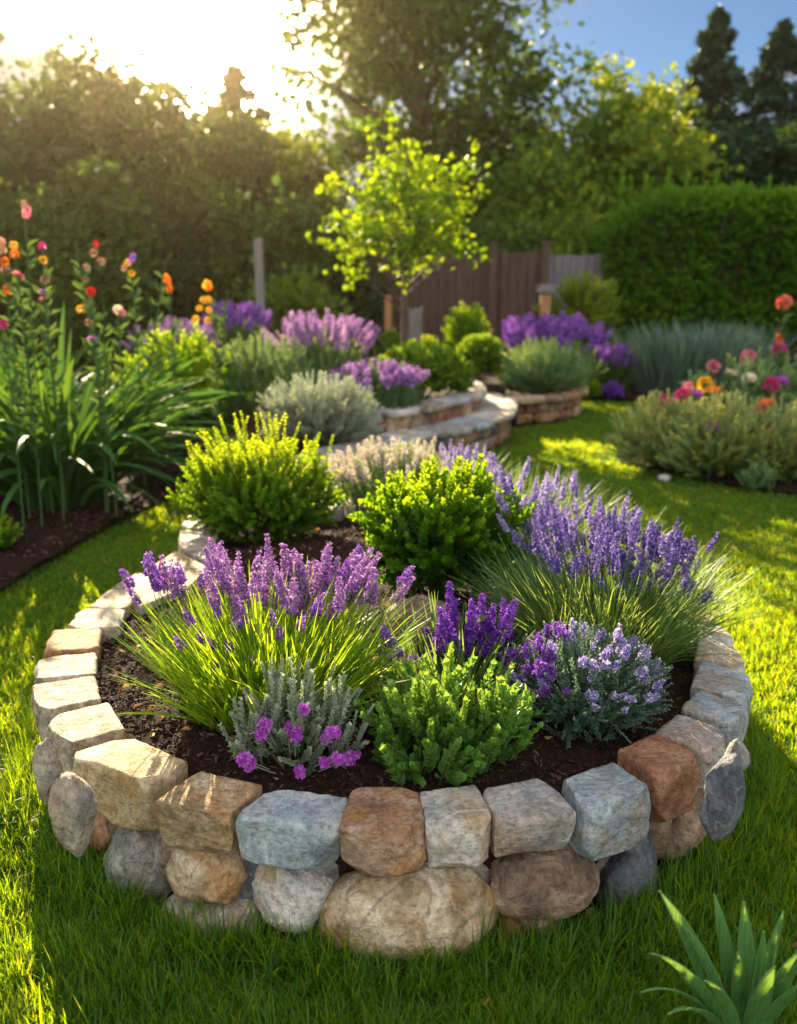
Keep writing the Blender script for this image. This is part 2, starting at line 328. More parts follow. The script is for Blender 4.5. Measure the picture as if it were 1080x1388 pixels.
M['fluff'] = petal('fluffy pink lavender petal', (0.28, 0.13, 0.42), (0.44, 0.25, 0.52), (0.64, 0.48, 0.62))
M['feather'] = leafmat('pale feather grass', [(0.16, 0.20, 0.05), (0.32, 0.34, 0.10), (0.55, 0.52, 0.24)], 0.5, 0.5, (1.3, 1.2, .6))
M['pink'] = petal('pink petal', (0.55, 0.10, 0.22), (0.7, 0.25, 0.34), (0.75, 0.42, 0.42))
M['hot'] = petal('hot pink petal', (0.5, 0.02, 0.2), (0.65, 0.06, 0.3))
M['red'] = petal('red petal', (0.5, 0.01, 0.015), (0.7, 0.03, 0.02))
M['coral'] = petal('coral petal', (0.65, 0.12, 0.08), (0.75, 0.26, 0.15))
M['orange'] = petal('orange petal', (0.7, 0.16, 0.015), (0.8, 0.3, 0.03))
M['yellow'] = petal('yellow petal', (0.7, 0.42, 0.02), (0.8, 0.58, 0.05))
M['cream'] = petal('cream petal', (0.75, 0.7, 0.5), (0.8, 0.75, 0.62))
M['peach'] = petal('faded peach petal', (0.30, 0.20, 0.10), (0.5, 0.30, 0.22))
# trees
M['young'] = leafmat('young tree leaf', [(0.08, 0.15, 0.008), (0.18, 0.26, 0.012), (0.34, 0.38, 0.02)], 0.58, 0.5, (1.25, 1.28, 0.3), 0.12)
M['dark'] = leafmat('dark tree leaf', [(0.02, 0.04, 0.010), (0.035, 0.065, 0.014), (0.06, 0.09, 0.02)], 0.35, 0.5)
M['mid'] = leafmat('mid tree leaf', [(0.035, 0.07, 0.010), (0.07, 0.12, 0.014), (0.14, 0.18, 0.022)], 0.48, 0.5)
M['sunny'] = leafmat('sunny tree leaf', [(0.08, 0.13, 0.012), (0.17, 0.22, 0.016), (0.32, 0.34, 0.03)], 0.52, 0.5)
M['conifer'] = leafmat('conifer needle', [(0.012, 0.03, 0.016), (0.025, 0.05, 0.022), (0.045, 0.075, 0.03)], 0.25, 0.55)
M['hedge'] = leafmat('hedge leaf', [(0.05, 0.12, 0.010), (0.11, 0.22, 0.012), (0.24, 0.36, 0.02)], 0.4, 0.5)
M['fence'] = woodmat('brown fence board', (0.035, 0.018, 0.014), (0.085, 0.045, 0.034))
M['fencegrey'] = woodmat('grey fence board', (0.09, 0.085, 0.10), (0.2, 0.19, 0.21))
M['greypost'] = woodmat('grey post', (0.12, 0.11, 0.11), (0.24, 0.22, 0.22))
M['newpost'] = woodmat('orange wood post', (0.25, 0.11, 0.05), (0.4, 0.2, 0.09))
# stone colour families
ST = {
 'beige': stonemat('beige sandstone', (0.38, 0.29, 0.18), (0.52, 0.41, 0.27), (0.62, 0.52, 0.37), (0.42, 0.25, 0.09), 0.42),
 'tan': stonemat('tan sandstone', (0.30, 0.21, 0.12), (0.48, 0.37, 0.24), (0.62, 0.54, 0.42), (0.42, 0.22, 0.07), 0.42),
 'buff': stonemat('weathered buff stone', (0.28, 0.22, 0.16), (0.42, 0.36, 0.28), (0.52, 0.47, 0.40), (0.16, 0.12, 0.09), 0.35, 14),
 'bluegrey': stonemat('blue grey stone', (0.22, 0.26, 0.31), (0.32, 0.38, 0.43), (0.43, 0.49, 0.54), (0.38, 0.27, 0.15), 0.34, 6),
 'grey': stonemat('grey stone', (0.17, 0.17, 0.17), (0.28, 0.28, 0.27), (0.40, 0.40, 0.38), (0.30, 0.22, 0.15), 0.22),
 'greyspot': stonemat('grey stone with rust', (0.22, 0.23, 0.24), (0.36, 0.37, 0.38), (0.48, 0.47, 0.44), (0.36, 0.20, 0.10), 0.34, 6),
 'rose': stonemat('rose brown stone', (0.22, 0.12, 0.08), (0.36, 0.21, 0.14), (0.44, 0.31, 0.24), (0.40, 0.20, 0.06), 0.5),
 'rust': stonemat('rust stone', (0.20, 0.085, 0.045), (0.33, 0.15, 0.08), (0.38, 0.22, 0.14), (0.16, 0.06, 0.03), 0.3),
 'pale': stonemat('pale stone', (0.34, 0.35, 0.36), (0.50, 0.50, 0.49), (0.62, 0.61, 0.58), (0.44, 0.29, 0.13), 0.42, 6),
 'pinkgrey': stonemat('pink grey stone', (0.26, 0.26, 0.26), (0.36, 0.35, 0.34), (0.42, 0.38, 0.35), (0.40, 0.24, 0.15), 0.45, 7),
 'slate': stonemat('dark slate', (0.06, 0.065, 0.085), (0.12, 0.13, 0.16), (0.2, 0.21, 0.24), (0.16, 0.12, 0.10), 0.15),
 'brown': stonemat('brown fieldstone', (0.16, 0.10, 0.07), (0.27, 0.18, 0.12), (0.38, 0.28, 0.2), (0.10, 0.09, 0.10), 0.3),
 'fieldgrey': stonemat('grey tan fieldstone', (0.18, 0.165, 0.15), (0.32, 0.29, 0.25), (0.46, 0.41, 0.34), (0.30, 0.18, 0.08), 0.3),
}

# ================================================================== SETTING
# rim stones: outer-left, outer-right, inner-right, inner-left corners of each top face (photo pixels), and looks
ZT = 0.36
CAPS = [
 ([(300,692),(262,690),(285,716),(322,706)], 'buff', 'pale weathered rim stone half hidden under the golden shrub, farthest back on the left'),
 ([(262,690),(246,709),(290,735),(300,708)], 'buff', 'pale layered rim stone at the far left bend of the bed, beneath the golden shrub'),
 ([(245,711),(240,738),(290,766),(298,738)], 'buff', 'sunlit layered rim stone curving round the far left bend, behind the purple salvia'),
 ([(232,745),(196,772),(248,800),(284,770)], 'tan', 'tan rim stone half hidden behind the left purple salvia spikes'),
 ([(188,776),(152,797),(190,822),(238,802)], 'buff', 'buff rim stone just behind the leftmost dark salvia heads'),
 ([(148,798),(120,821),(168,826),(192,801)], 'beige', 'small pale rim stone showing left of the lowest salvia heads'),
 ([(108,824),(85,850),(160,850),(168,826)], 'pinkgrey', 'pale grey rim stone on the left side beside the edge of the salvia leaves'),
 ([(72,856),(58,885),(133,880),(138,851)], 'rose', 'flat pinkish rim stone on the left side, next after the pale grey one going forward'),
 ([(47,890),(43,919),(127,912),(130,881)], 'buff', 'long buff rim stone at the leftmost reach of the ring, before a pinkish stone'),
 ([(42,930),(52,966),(136,948),(126,917)], 'buff', 'flaky buff rim stone on the left side, behind the pitted thick one'),
 ([(56,972),(88,1010),(169,990),(147,953)], 'buff', 'thick pitted buff rim stone behind the large smooth beige block'),
 ([(91,1029),(195,1064),(262,1038),(172,1001)], 'beige', 'large smooth beige sandstone rim block with a small hole in its top'),
 ([(211,1083),(302,1103),(353,1060),(268,1040)], 'tan', 'golden tan rim stone with rippled top, between the beige block and blue grey stone'),
 ([(320,1104),(457,1124),(470,1080),(366,1066)], 'bluegrey', 'blue grey rim block with smooth flat top in front of the small silver lavender'),
 ([(461,1124),(578,1123),(565,1068),(478,1066)], 'rose', 'reddish brown square rim block at the front centre'),
 ([(581,1123),(669,1114),(645,1064),(569,1073)], 'pale', 'pale narrow rim block with chipped face, right of the reddish brown block'),
 ([(677,1116),(783,1102),(737,1051),(653,1068)], 'greyspot', 'grey rim block with a rusty spot on top and dark chipped face'),
 ([(800,1097),(891,1070),(832,1029),(757,1056)], 'bluegrey', 'big blue grey rim block at the front right beside the rust red one'),
 ([(897,1053),(956,1027),(886,998),(837,1020)], 'rust', 'rust red rim block on the right front, the only red brick-like stone there'),
 ([(962,1021),(991,993),(921,967),(886,990)], 'pinkgrey', 'grey rim stone with a pink streak, just behind the rust red block'),
 ([(1000,983),(1017,960),(948,936),(923,959)], 'bluegrey', 'flat blue grey rim stone on the right side, behind the pink streaked one'),
 ([(1016,948),(1020,918),(951,894),(938,928)], 'bluegrey', 'thick blue grey rim stone at the rightmost reach of the ring'),
 ([(1014,902),(1006,876),(946,858),(942,889)], 'pale', 'pale grey rim stone under the drooping tips of the right lavender'),
 ([(998,868),(982,847),(932,842),(938,858)], 'pale', 'thin pale rim stone on the right beside the lavender leaves'),
 ([(976,842),(958,828),(915,826),(925,841)], 'beige', 'thin sunlit rim stone on the right, last one clear of the lavender'),
 ([(950,826),(930,806),(895,812),(910,826)], 'beige', 'sunlit rim stone almost covered by the dark lavender heads on the right'),
]
caps_w = [np.array([px(x, y, ZT)[:2] for x, y in q]) for q, _, _ in CAPS]
# outer outline: midpoints of outer edges, closed behind the plants
OUT = [w[0] * .5 + w[1] * .5 for w in caps_w]
back = [np.array(p) for p in [(0.95, 4.1), (0.7, 4.6), (0.3, 4.9), (-0.15, 5.0), (-0.55, 4.92)]]
OUTLINE = np.array(OUT + back)
def inset(poly, d):
    p = np.asarray(poly, float); c = p.mean(0); n = len(p)
    a = np.roll(p, 1, 0); b = np.roll(p, -1, 0); t = unit(b - a); nr = np.stack([-t[:, 1], t[:, 0]], 1)
    s = np.sign(((c - p) * nr).sum(1)); return p + nr * s[:, None] * d
DOUT = smooth_poly(OUTLINE, 4)
LAWN_OUT = inset(DOUT, -0.03)
LEFTBED = np.array([(-9, 3.0), (-2.6, 3.4), (-1.98, 4.35), (-1.80, 5.6), (-1.52, 6.5), (-1.22, 6.9), (-0.8, 6.5), (-0.6, 7.5), (-0.5, 19), (-9, 19)])
LOW = smooth_poly([(-0.95, 6.0), (-0.47, 6.38), (0.07, 7.15), (0.67, 7.85), (1.02, 8.5), (1.12, 9.2), (1.0, 9.8)], 8, False)
UPP = smooth_poly([(-0.5, 7.35), (0.10, 7.72), (0.48, 8.2), (0.76, 8.65), (0.84, 9.2), (0.7, 9.9)], 8, False)
RWALL = smooth_poly([(1.08, 9.35), (1.5, 9.5), (1.88, 9.85), (2.04, 10.4), (1.9, 11.0)], 8, False)
RIGHTBED = smooth_poly([(2.0, 7.25), (1.78, 7.7), (2.1, 8.4), (2.7, 9.1), (3.4, 9.3), (4.0, 8.6), (4.1, 7.2), (3.6, 6.35), (2.9, 6.35), (2.35, 6.8)], 5)
TERR = np.concatenate([LOW, [(0.6, 12), (-1.2, 12), (-1.3, 6.6)]])
RBED2 = np.concatenate([RWALL, [(1.2, 11.6), (1.0, 9.6)]])
BACKBED = np.array([(-9, 11.3), (1.5, 11.3), (2.2, 11.05), (3.2, 10.9), (4.6, 10.9), (9, 10.6), (9, 19), (-9, 19)])

# ground: one sheet to the horizon with gentle unevenness
g = MB(); xs = np.concatenate([[-42, -20], np.linspace(-9, 9, 60), [20, 42]]); ys = np.concatenate([[-14, -5], np.linspace(-1, 20, 70), [28, 38.5]])
X, Y = np.meshgrid(xs, ys, indexing='ij'); Zg = 0.015 * vnoise(np.stack([X.ravel() * .9, Y.ravel() * .9, X.ravel() * 0], 1)) * (np.abs(X.ravel()) < 10)
nx, ny = X.shape; i = (np.arange(nx - 1)[:, None] * ny + np.arange(ny - 1)[None]).ravel()
g.quads(np.stack([X.ravel(), Y.ravel(), Zg - 0.012], 1), np.stack([i, i + ny, i + ny + 1, i + 1], 1))
struct(g.build('lawn', [M['lawn']], smooth=True))
def zground(P): return 0.015 * vnoise(np.stack([P[:, 0] * .9, P[:, 1] * .9, P[:, 0] * 0], 1)) - 0.012

def soil_patch(name, poly, z, dome=0.0, rough=0.012, step=0.07, skirt=None):
    poly = np.asarray(poly); bm = bmesh.new()
    vs = [bm.verts.new((x, y, 0)) for x, y in poly]; bm.faces.new(vs)
    lo, hi = poly.min(0), poly.max(0)
    for x in np.arange(lo[0] + step, hi[0], step):
        bmesh.ops.bisect_plane(bm, geom=bm.verts[:] + bm.edges[:] + bm.faces[:], plane_co=(x, 0, 0), plane_no=(1, 0, 0))
    for y in np.arange(lo[1] + step, hi[1], step):
        bmesh.ops.bisect_plane(bm, geom=bm.verts[:] + bm.edges[:] + bm.faces[:], plane_co=(0, y, 0), plane_no=(0, 1, 0))
    co = np.array([v.co[:] for v in bm.verts]); c = poly.mean(0); ext = (hi - lo) / 2
    r2 = (((co[:, :2] - c) / ext) ** 2).sum(1)
    zz = z + dome * np.clip(1 - r2, 0, 1) + rough * fbm(np.stack([co[:, 0] * 9, co[:, 1] * 9, co[:, 0] * 0], 1), 3)
    for v, q in zip(bm.verts, zz): v.co.z = q
    if skirt is not None:
        ed = [e for e in bm.edges if e.is_boundary]; r_ = bmesh.ops.extrude_edge_only(bm, edges=ed)
        for v in r_['geom']:
            if isinstance(v, bmesh.types.BMVert): v.co.z = skirt
    bmesh.ops.recalc_face_normals(bm, faces=bm.faces)
    me = bpy.data.meshes.new(name); bm.to_mesh(me); bm.free(); me.materials.append(M['soil'])
    for p in me.polygons: p.use_smooth = True
    return struct(link(name, me))
BEDIN = inset(DOUT, 0.10)
BC = BEDIN.mean(0); BE = (BEDIN.max(0) - BEDIN.min(0)) / 2
def zbed(x, y): return 0.285 + 0.11 * max(0, 1 - ((x - BC[0]) / BE[0]) ** 2 - ((y - BC[1]) / BE[1]) ** 2)
soil_patch('round_bed_soil', BEDIN, 0.285, 0.11, 0.010, 0.05, -0.02)
soil_patch('border_soil', LEFTBED, 0.03, 0, 0.02, 0.3)
soil_patch('terrace_soil', inset(TERR, 0.12), 0.2, 0, 0.02, 0.2, -0.02)
UPTER = np.concatenate([UPP, [(0.2, 11.2), (-1.0, 11.2), (-1.0, 7.6)]])
soil_patch('upper_terrace_soil', inset(UPTER, 0.1), 0.36, 0, 0.015, 0.2, 0.0)
soil_patch('planter_soil', inset(RBED2, 0.1), 0.2, 0, 0.02, 0.2, -0.02)
soil_patch('flower_bed_soil', RIGHTBED, 0.03, 0, 0.015, 0.2)
soil_patch('back_border_soil', BACKBED, 0.035, 0, 0.02, 0.5)

# mulch chips
def chips(name, poly, n, zf, size=(0.004, 0.017)):
    lo, hi = np.min(poly, 0), np.max(poly, 0); P = U(0, 1, (n * 3, 2)) * (hi - lo) + lo; P = P[poly_in(P, poly)][:n]; n = len(P)
    z = np.array([zf(a, b) for a, b in P]); t = np.array([[-.5,-.18,-.1],[.5,-.14,-.08],[.46,.16,-.1],[-.4,.2,-.07],[-.45,-.12,.1],[.4,-.1,.12],[.4,.12,.09],[-.38,.13,.11]])
    T = (t, [(0,3,2,1),(4,5,6,7),(0,1,5,4),(1,2,6,5),(2,3,7,6),(3,0,4,7)], [0]*6, np.full(8, .5))
    Rm = frames(unit(np.stack([rng.normal(size=n) * .5, rng.normal(size=n) * .5, np.ones(n)], 1))) * (U(size[0], size[1], n) * U(.7, 1.5, n))[:, None, None]
    m = MB(); m.inst(T, Rm, np.stack([P[:, 0], P[:, 1], z + U(-.004, .006, n)], 1), U(0, 1, n) ** 2.0)
    return struct(m.build(name, [M['bark']]), 'stuff')
chips('bark_mulch', inset(DOUT, 0.16), 34000, lambda x, y: zbed(x, y) + 0.004)
chips('border_mulch', np.array([(-3.4, 3.9), (-1.98, 4.35), (-1.80, 5.6), (-1.52, 6.5), (-1.2, 7.0), (-1.8, 8), (-3.5, 7)]), 9000, lambda x, y: 0.035, (0.012, 0.035))

def litter(name, n, polyf, zf, szr, seed):
    m = MB(); P = polyf(n); nn_ = len(P); m.inst(leaf_t(.34, .12, .2), frames(unit(np.stack([rng.normal(size=nn_), rng.normal(size=nn_), np.abs(rng.normal(size=nn_)) * .25], 1))) * U(szr[0], szr[1], nn_)[:, None, None], np.stack([P[:, 0], P[:, 1], zf(P)], 1), U(0, 1, nn_))
    return struct(m.build(name, [M['litter']]), 'stuff')
M['litter'] = leafmat('dry leaf litter', [(0.10, 0.05, 0.02), (0.22, 0.12, 0.05), (0.38, 0.22, 0.08), (0.42, 0.34, 0.2)], 0.2, .6)
def _bedpts(n):
    lo, hi = BEDIN.min(0), BEDIN.max(0); P = U(0, 1, (n, 2)) * (hi - lo) + lo; return P[poly_in(P, inset(DOUT, .2))]
litter('dry_leaf_litter', 420, _bedpts, lambda P: np.array([zbed(a, b) for a, b in P]) + .012, (.012, .03), 1)
litter('lawn_leaf_litter', 90, lambda n: np.stack([U(-2, 2.6, n), U(1.5, 6.5, n)], 1)[:0] if n < 0 else np.array([q for q in np.stack([U(-2, 2.6, n), U(1.5, 6.5, n)], 1) if not poly_in(q[None], LAWN_OUT)[0]]), lambda P: np.full(len(P), .045), (.02, .035), 2)
# lawn grass
def lawn_grass():
    mb = MB(); ex = [inset(DOUT, .05), LEFTBED, TERR, RBED2, RIGHTBED, BACKBED, UPTER]
    def band(y0, y1, dens, hmin, hmax, w, tuft, k):
        xl = lambda y: 0.50 * y + 1.5
        n = int((y1 - y0) * 2 * xl((y0 + y1) / 2) * dens / tuft)
        y = U(y0, y1, n); x = U(-1, 1, n) * xl(y); C = np.stack([x, y], 1)
        big = vnoise(np.stack([x * 3.2, y * 3.2, x * 0], 1), 5); lush = np.clip(0.5 + 0.6 * big, 0.0, 1)
        C = np.repeat(C, tuft, 0); lush = np.repeat(lush, tuft); ht = np.repeat(U(.6, 1, n), tuft); taz = np.repeat(U(0, 6.28, n), tuft)
        m = len(C); C = C + rng.normal(size=(m, 2)) * 0.014
        ok = ~np.any([poly_in(C, q) for q in ex], axis=0); C = C[ok]; lush = lush[ok]; ht = ht[ok]; taz = taz[ok]; m = len(C)
        base = np.concatenate([C, zground(C)[:, None]], 1)
        ln = (hmin + (hmax - hmin) * lush) * ht * U(.6, 1.15, m); az = np.where(U(0, 1, m) < .5, taz + rng.normal(size=m) * .7, U(0, 6.28, m))
        P = blade_curves(base, az, np.abs(rng.normal(size=m)) * 0.28, ln, np.abs(rng.normal(size=m)) * 0.75 + .1, k)
        side = np.stack([-np.sin(az + rng.normal(size=m) * .6), np.cos(az + rng.normal(size=m) * .6), np.zeros(m)], 1)
        prof = np.array([.75, 1, .75, .12] if k == 4 else [.9, .9, .12]); wd = U(.7, 1.3, m)[:, None] * w * prof[None]
        tn = np.clip(0.34 + 0.18 * rng.normal(size=m) + 0.12 * vnoise(np.stack([C[:, 0] * 1.7, C[:, 1] * 1.7, C[:, 0] * 0], 1), 9), 0, .8); tn = tn + .22 * np.clip(vnoise(np.stack([C[:, 0] * 5.1, C[:, 1] * 5.1, C[:, 0] * 0], 1), 31) - .35, 0, 1); tn[U(0, 1, m) < 0.045] = 1.0
        ribbons(mb, P, wd, unit(side), 0, tn)
    band(1.45, 2.6, 21000, .045, .10, .0017, 7, 4)
    band(2.6, 4.2, 13000, .035, .065, .0020, 6, 4)
    band(4.2, 6.5, 6500, .032, .05, .0030, 5, 3)
    band(6.5, 11.6, 3000, .03, .045, .0045, 5, 3)
    # longer unmown grass against the foot of the ring and in loose tufts in front
    def tufts(C, hmin, hmax, per, w=.002):
        n = len(C); C = np.repeat(C, per, 0); m = len(C); ht = np.repeat(U(hmin, hmax, n), per); C = C + rng.normal(size=(m, 2)) * .016
        ok = ~np.any([poly_in(C, q) for q in ex], axis=0); C = C[ok]; ht = ht[ok]; m = len(C); az = U(0, 6.28, m)
        P = blade_curves(np.concatenate([C, zground(C)[:, None]], 1), az, np.abs(rng.normal(size=m)) * .3, ht * U(.55, 1.1, m), np.abs(rng.normal(size=m)) * .9 + .1, 5)
        side = np.stack([-np.sin(az), np.cos(az), np.zeros(m)], 1); ribbons(mb, P, U(.7, 1.3, m)[:, None] * w * np.array([.75, 1, .9, .6, .1])[None], side, 0, np.clip(.3 + .16 * rng.normal(size=m), 0, .75))
    o_ = smooth_poly(OUTLINE, 60); o_ = o_[rng.integers(0, len(o_), 1300)]; tufts(o_ + unit(o_ - o_.mean(0)) * U(-.03, .10, len(o_))[:, None], .07, .17, 12)
    c_ = np.stack([U(-1.3, 1.3, 420), U(1.5, 2.4, 420)], 1); tufts(c_, .07, .135, 14, .0019)
    return struct(mb.build('grass', [M['grass']]), 'stuff')
lawn_grass()

# ================================================================== STONES
def cube_grid(c=12):
    bm = bmesh.new(); bmesh.ops.create_cube(bm, size=2); bmesh.ops.subdivide_edges(bm, edges=bm.edges[:], cuts=c, use_grid_fill=True)
    bm.verts.ensure_lookup_table(); v = np.array([q.co[:] for q in bm.verts]); f = [tuple(x.index for x in p.verts) for p in bm.faces]; bm.free(); return v, f
CG = cube_grid(23)
def block_verts(quad, ztop, thick, rad, seed, amp=1.0, under=0.94):
    """rounded, weathered block whose top face is the quad (outer-left, outer-right, inner-right, inner-left)"""
    v = np.sign(CG[0]) * np.abs(CG[0]) ** 0.55; q = np.asarray(quad)
    wx = (np.linalg.norm(q[1] - q[0]) + np.linalg.norm(q[2] - q[3])) / 4; wy = (np.linalg.norm(q[3] - q[0]) + np.linalg.norm(q[2] - q[1])) / 4
    ext = np.array([wx, wy, thick / 2]); r = min(rad, ext.min() * .6); p = v * ext; inner = np.clip(p, -(ext - r), ext - r); d = p - inner
    nrm = unit(d); p = inner + r * nrm; uvw = p / ext
    c = q.mean(0); sc = np.where(uvw[:, 2:3] < 0, 1 - (1 - under) * -uvw[:, 2:3], 1)
    u = (uvw[:, 0:1] + 1) / 2; w = (uvw[:, 1:2] + 1) / 2                  # w: 0 outer, 1 inner
    xy = (q[0] * (1 - u) + q[1] * u) * (1 - w) + (q[3] * (1 - u) + q[2] * u) * w
    xy = c + (xy - c) * sc
    P = np.concatenate([xy, (ztop - thick / 2 + uvw[:, 2:3] * thick / 2)], 1)
    o = seed * 13.7
    def vn(f, s): return np.stack([vnoise(P * f + o, s + k) for k in range(3)], 1)
    top = np.clip(uvw[:, 2:3], 0, 1); flat = np.concatenate([np.ones((len(P), 2)), 1 - .55 * top], 1)
    P2 = P + amp * flat * (0.0045 * vn(5, 1) + 0.003 * vn(14, 4) + 0.0026 * vn(36, 7) + 0.0018 * vn(80, 11))
    rr = np.random.default_rng(seed + 900); fw = np.append(q[0] + q[1] - q[2] - q[3], 0); fw = fw / np.linalg.norm(fw); sd_ = np.array([-fw[1], fw[0], 0]); c3 = np.append(c, ztop - thick / 2)
    for kk in range(16):                                                          # split and broken facets, mostly on the outer face
        nn = fw * rr.uniform(.2, 1) * (1 if kk < 13 else -.6) + sd_ * rr.uniform(-1, 1) + np.array([0, 0, rr.uniform(-.9, .45)]); nn /= np.linalg.norm(nn)
        pr_ = (P2 - c3) @ nn; lim = pr_.max() * rr.uniform(.84, .985); over = np.maximum(pr_ - lim, 0); P2 = P2 - (over * 1.0 * min(amp, 1))[:, None] * nn
    chip = np.clip(-uvw[:, 1], 0, 1) ** 2 * np.clip(np.abs(fbm(P * 13 + o, 3, 21)), 0, .9) * 0.012 * amp     # chipped outer face
    dirn = unit(np.append((q[3] + q[2] - q[0] - q[1]), 0)[None])[0]; P2 = P2 + chip[:, None] * dirn
    return P2
def mesh_from(name, v, f, mats, loc, smooth=True):
    m = MB(); m.raw(np.asarray(v) - np.asarray(loc), f); return m.build(name, mats, None, loc, smooth)
for k, ((q, mt, lab), w) in enumerate(zip(CAPS, caps_w)):
    th = 0.125 + 0.02 * math.sin(k * 2.3); th = {10: .17, 11: .165, 12: .135, 13: .13, 17: .155, 18: .16, 19: .13}.get(k, th)
    zt = ZT + {11: .012, 8: -.004, 18: .008, 7: .006}.get(k, 0.004 * math.sin(k * 5.1))
    c = w.mean(0); v = block_verts(c + (w - c) * 1.045, zt, th, 0.008 + .003 * (k % 3), k, 1.0)
    if k == 11:   # the small hole in the big beige block
        h = px(207, 1020, zt)[:2]; dd = np.linalg.norm(v[:, :2] - h, axis=1); v[:, 2] -= np.where((v[:, 2] > zt - .03), 0.016 * np.exp(-(dd / .011) ** 2), 0)
    tag(mesh_from('rim_stone', v, CG[1], [ST[mt]], (c[0], c[1], zt - th)), lab, 'stone', 'rim stones around the round raised bed')
# rim stones behind the plants
bl = smooth_poly([OUT[-1], *back, OUT[0]], 20, False); dl = np.concatenate([[0], np.cumsum(np.linalg.norm(np.diff(bl, axis=0), axis=1))])
ns = int(dl[-1] / 0.24); bi = inset(np.concatenate([bl, [[0, 4.0]]]), 0.2)[:-1]
for k in range(1, ns - 1):
    a, b = dl[-1] * k / ns + .008, dl[-1] * (k + 1) / ns - .008
    ip = lambda arr, s: np.array([np.interp(s, dl, arr[:, 0]), np.interp(s, dl, arr[:, 1])])
    quad = np.array([ip(bl, a), ip(bl, b), ip(bi, b), ip(bi, a)]); c = quad.mean(0)
    v = block_verts(quad, ZT, .13, .02, 50 + k); tag(mesh_from('rim_stone', v, CG[1], [ST['buff' if k % 2 else 'grey']], (c[0], c[1], ZT - .13)),
        'rim stone at the back of the bed hidden behind the flowering plants', 'stone', 'rim stones around the round raised bed')

def ico(s):
    bm = bmesh.new(); bmesh.ops.create_icosphere(bm, subdivisions=s, radius=1); bm.verts.ensure_lookup_table()
    v = np.array([q.co[:] for q in bm.verts]); f = [tuple(x.index for x in p.verts) for p in bm.faces]; bm.free(); return v, f
ICO = {s: ico(s) for s in (3, 4, 5)}
def rock_shape(half, seed, sub=5, facets=9, cut=0.72, rough=1.0):
    v, f = ICO[sub]; r_ = np.random.default_rng(seed); facets += 5; n = unit(r_.normal(size=(facets, 3))); d = r_.uniform(cut, .96, facets)
    dots = v @ n.T; lim = np.where(dots > .05, d[None] / np.maximum(dots, .05), 9)
    lim = np.concatenate([lim, np.ones((len(v), 1))], 1); kk = 45
    rad = -np.log(np.exp(-kk * lim).sum(1)) / kk
    p = v * rad[:, None]; p = p / np.abs(p).max(0) * np.asarray(half)
    s = float(np.mean(half)); o = seed * 7.77
    disp = s * rough * (0.06 * fbm(v * 1.5 + o, 3, seed) + 0.05 * np.abs(fbm(v * 3.5 + o, 3, seed + 5)) + 0.016 * fbm(v * 12 + o, 3, seed + 9))
    return p + v * disp[:, None], f
CORE = inset(DOUT, 0.075)
BOULD = [  # x0, y0, x1, y1 in the photograph, colour, seed, facets, cut, label
 ((54,1000,76,1092), 'fieldgrey', 3, 7, .7, 'thin grey slab standing at the far left foot of the ring under the pitted stone'),
 ((64,1052,130,1162), 'fieldgrey', 11, 7, .62, 'upright grey brown stone at the left foot of the ring, under the large beige block'),
 ((118,1090,168,1154), 'rust', 5, 8, .8, 'small reddish brown stone wedged under the large beige block'),
 ((134,1104,244,1224), 'grey', 8, 6, .58, 'pointed grey stone with sharp ridge standing in grass under the beige and tan rim stones'),
 ((229,1136,348,1226), 'tan', 21, 7, .66, 'angular tan stone with pale face beneath the golden tan rim stone'),
 ((220,1200,362,1275), 'fieldgrey', 14, 8, .8, 'low flat grey stone at grass level beneath the angular tan one'),
 ((344,1160,449,1254), 'pale', 17, 8, .7, 'white and tan mottled round stone beneath the blue grey rim block'),
 ((442,1174,668,1312), 'tan', 23, 5, .86, 'biggest boulder of the ring, smooth cream and tan, at the front centre'),
 ((657,1150,808,1234), 'brown', 27, 6, .84, 'oval brown boulder with a dark patch beneath the rusty spotted rim block'),
 ((674,1238,704,1276), 'rose', 31, 8, .8, 'tiny pinkish stone at grass level right of the biggest boulder'),
 ((700,1222,770,1262), 'brown', 33, 8, .8, 'dark brown stone tucked under the oval brown boulder'),
 ((798,1124,902,1230), 'slate', 37, 7, .64, 'rough dark grey boulder beneath the big blue grey rim block'),
 ((794,1236,818,1260), 'pale', 38, 8, .8, 'tiny pale stone in the grass under the dark grey boulder'),
 ((880,1066,970,1166), 'brown', 41, 7, .64, 'angular brown stone beneath the rust red rim block'),
 ((948,1024,1008,1146), 'slate', 43, 6, .62, 'tall dark slate blue stone at the right side of the ring'),
 ((986,1004,1010,1052), 'grey', 47, 7, .75, 'narrow grey stone at the right edge of the ring, behind the tall slate blue one'),
]
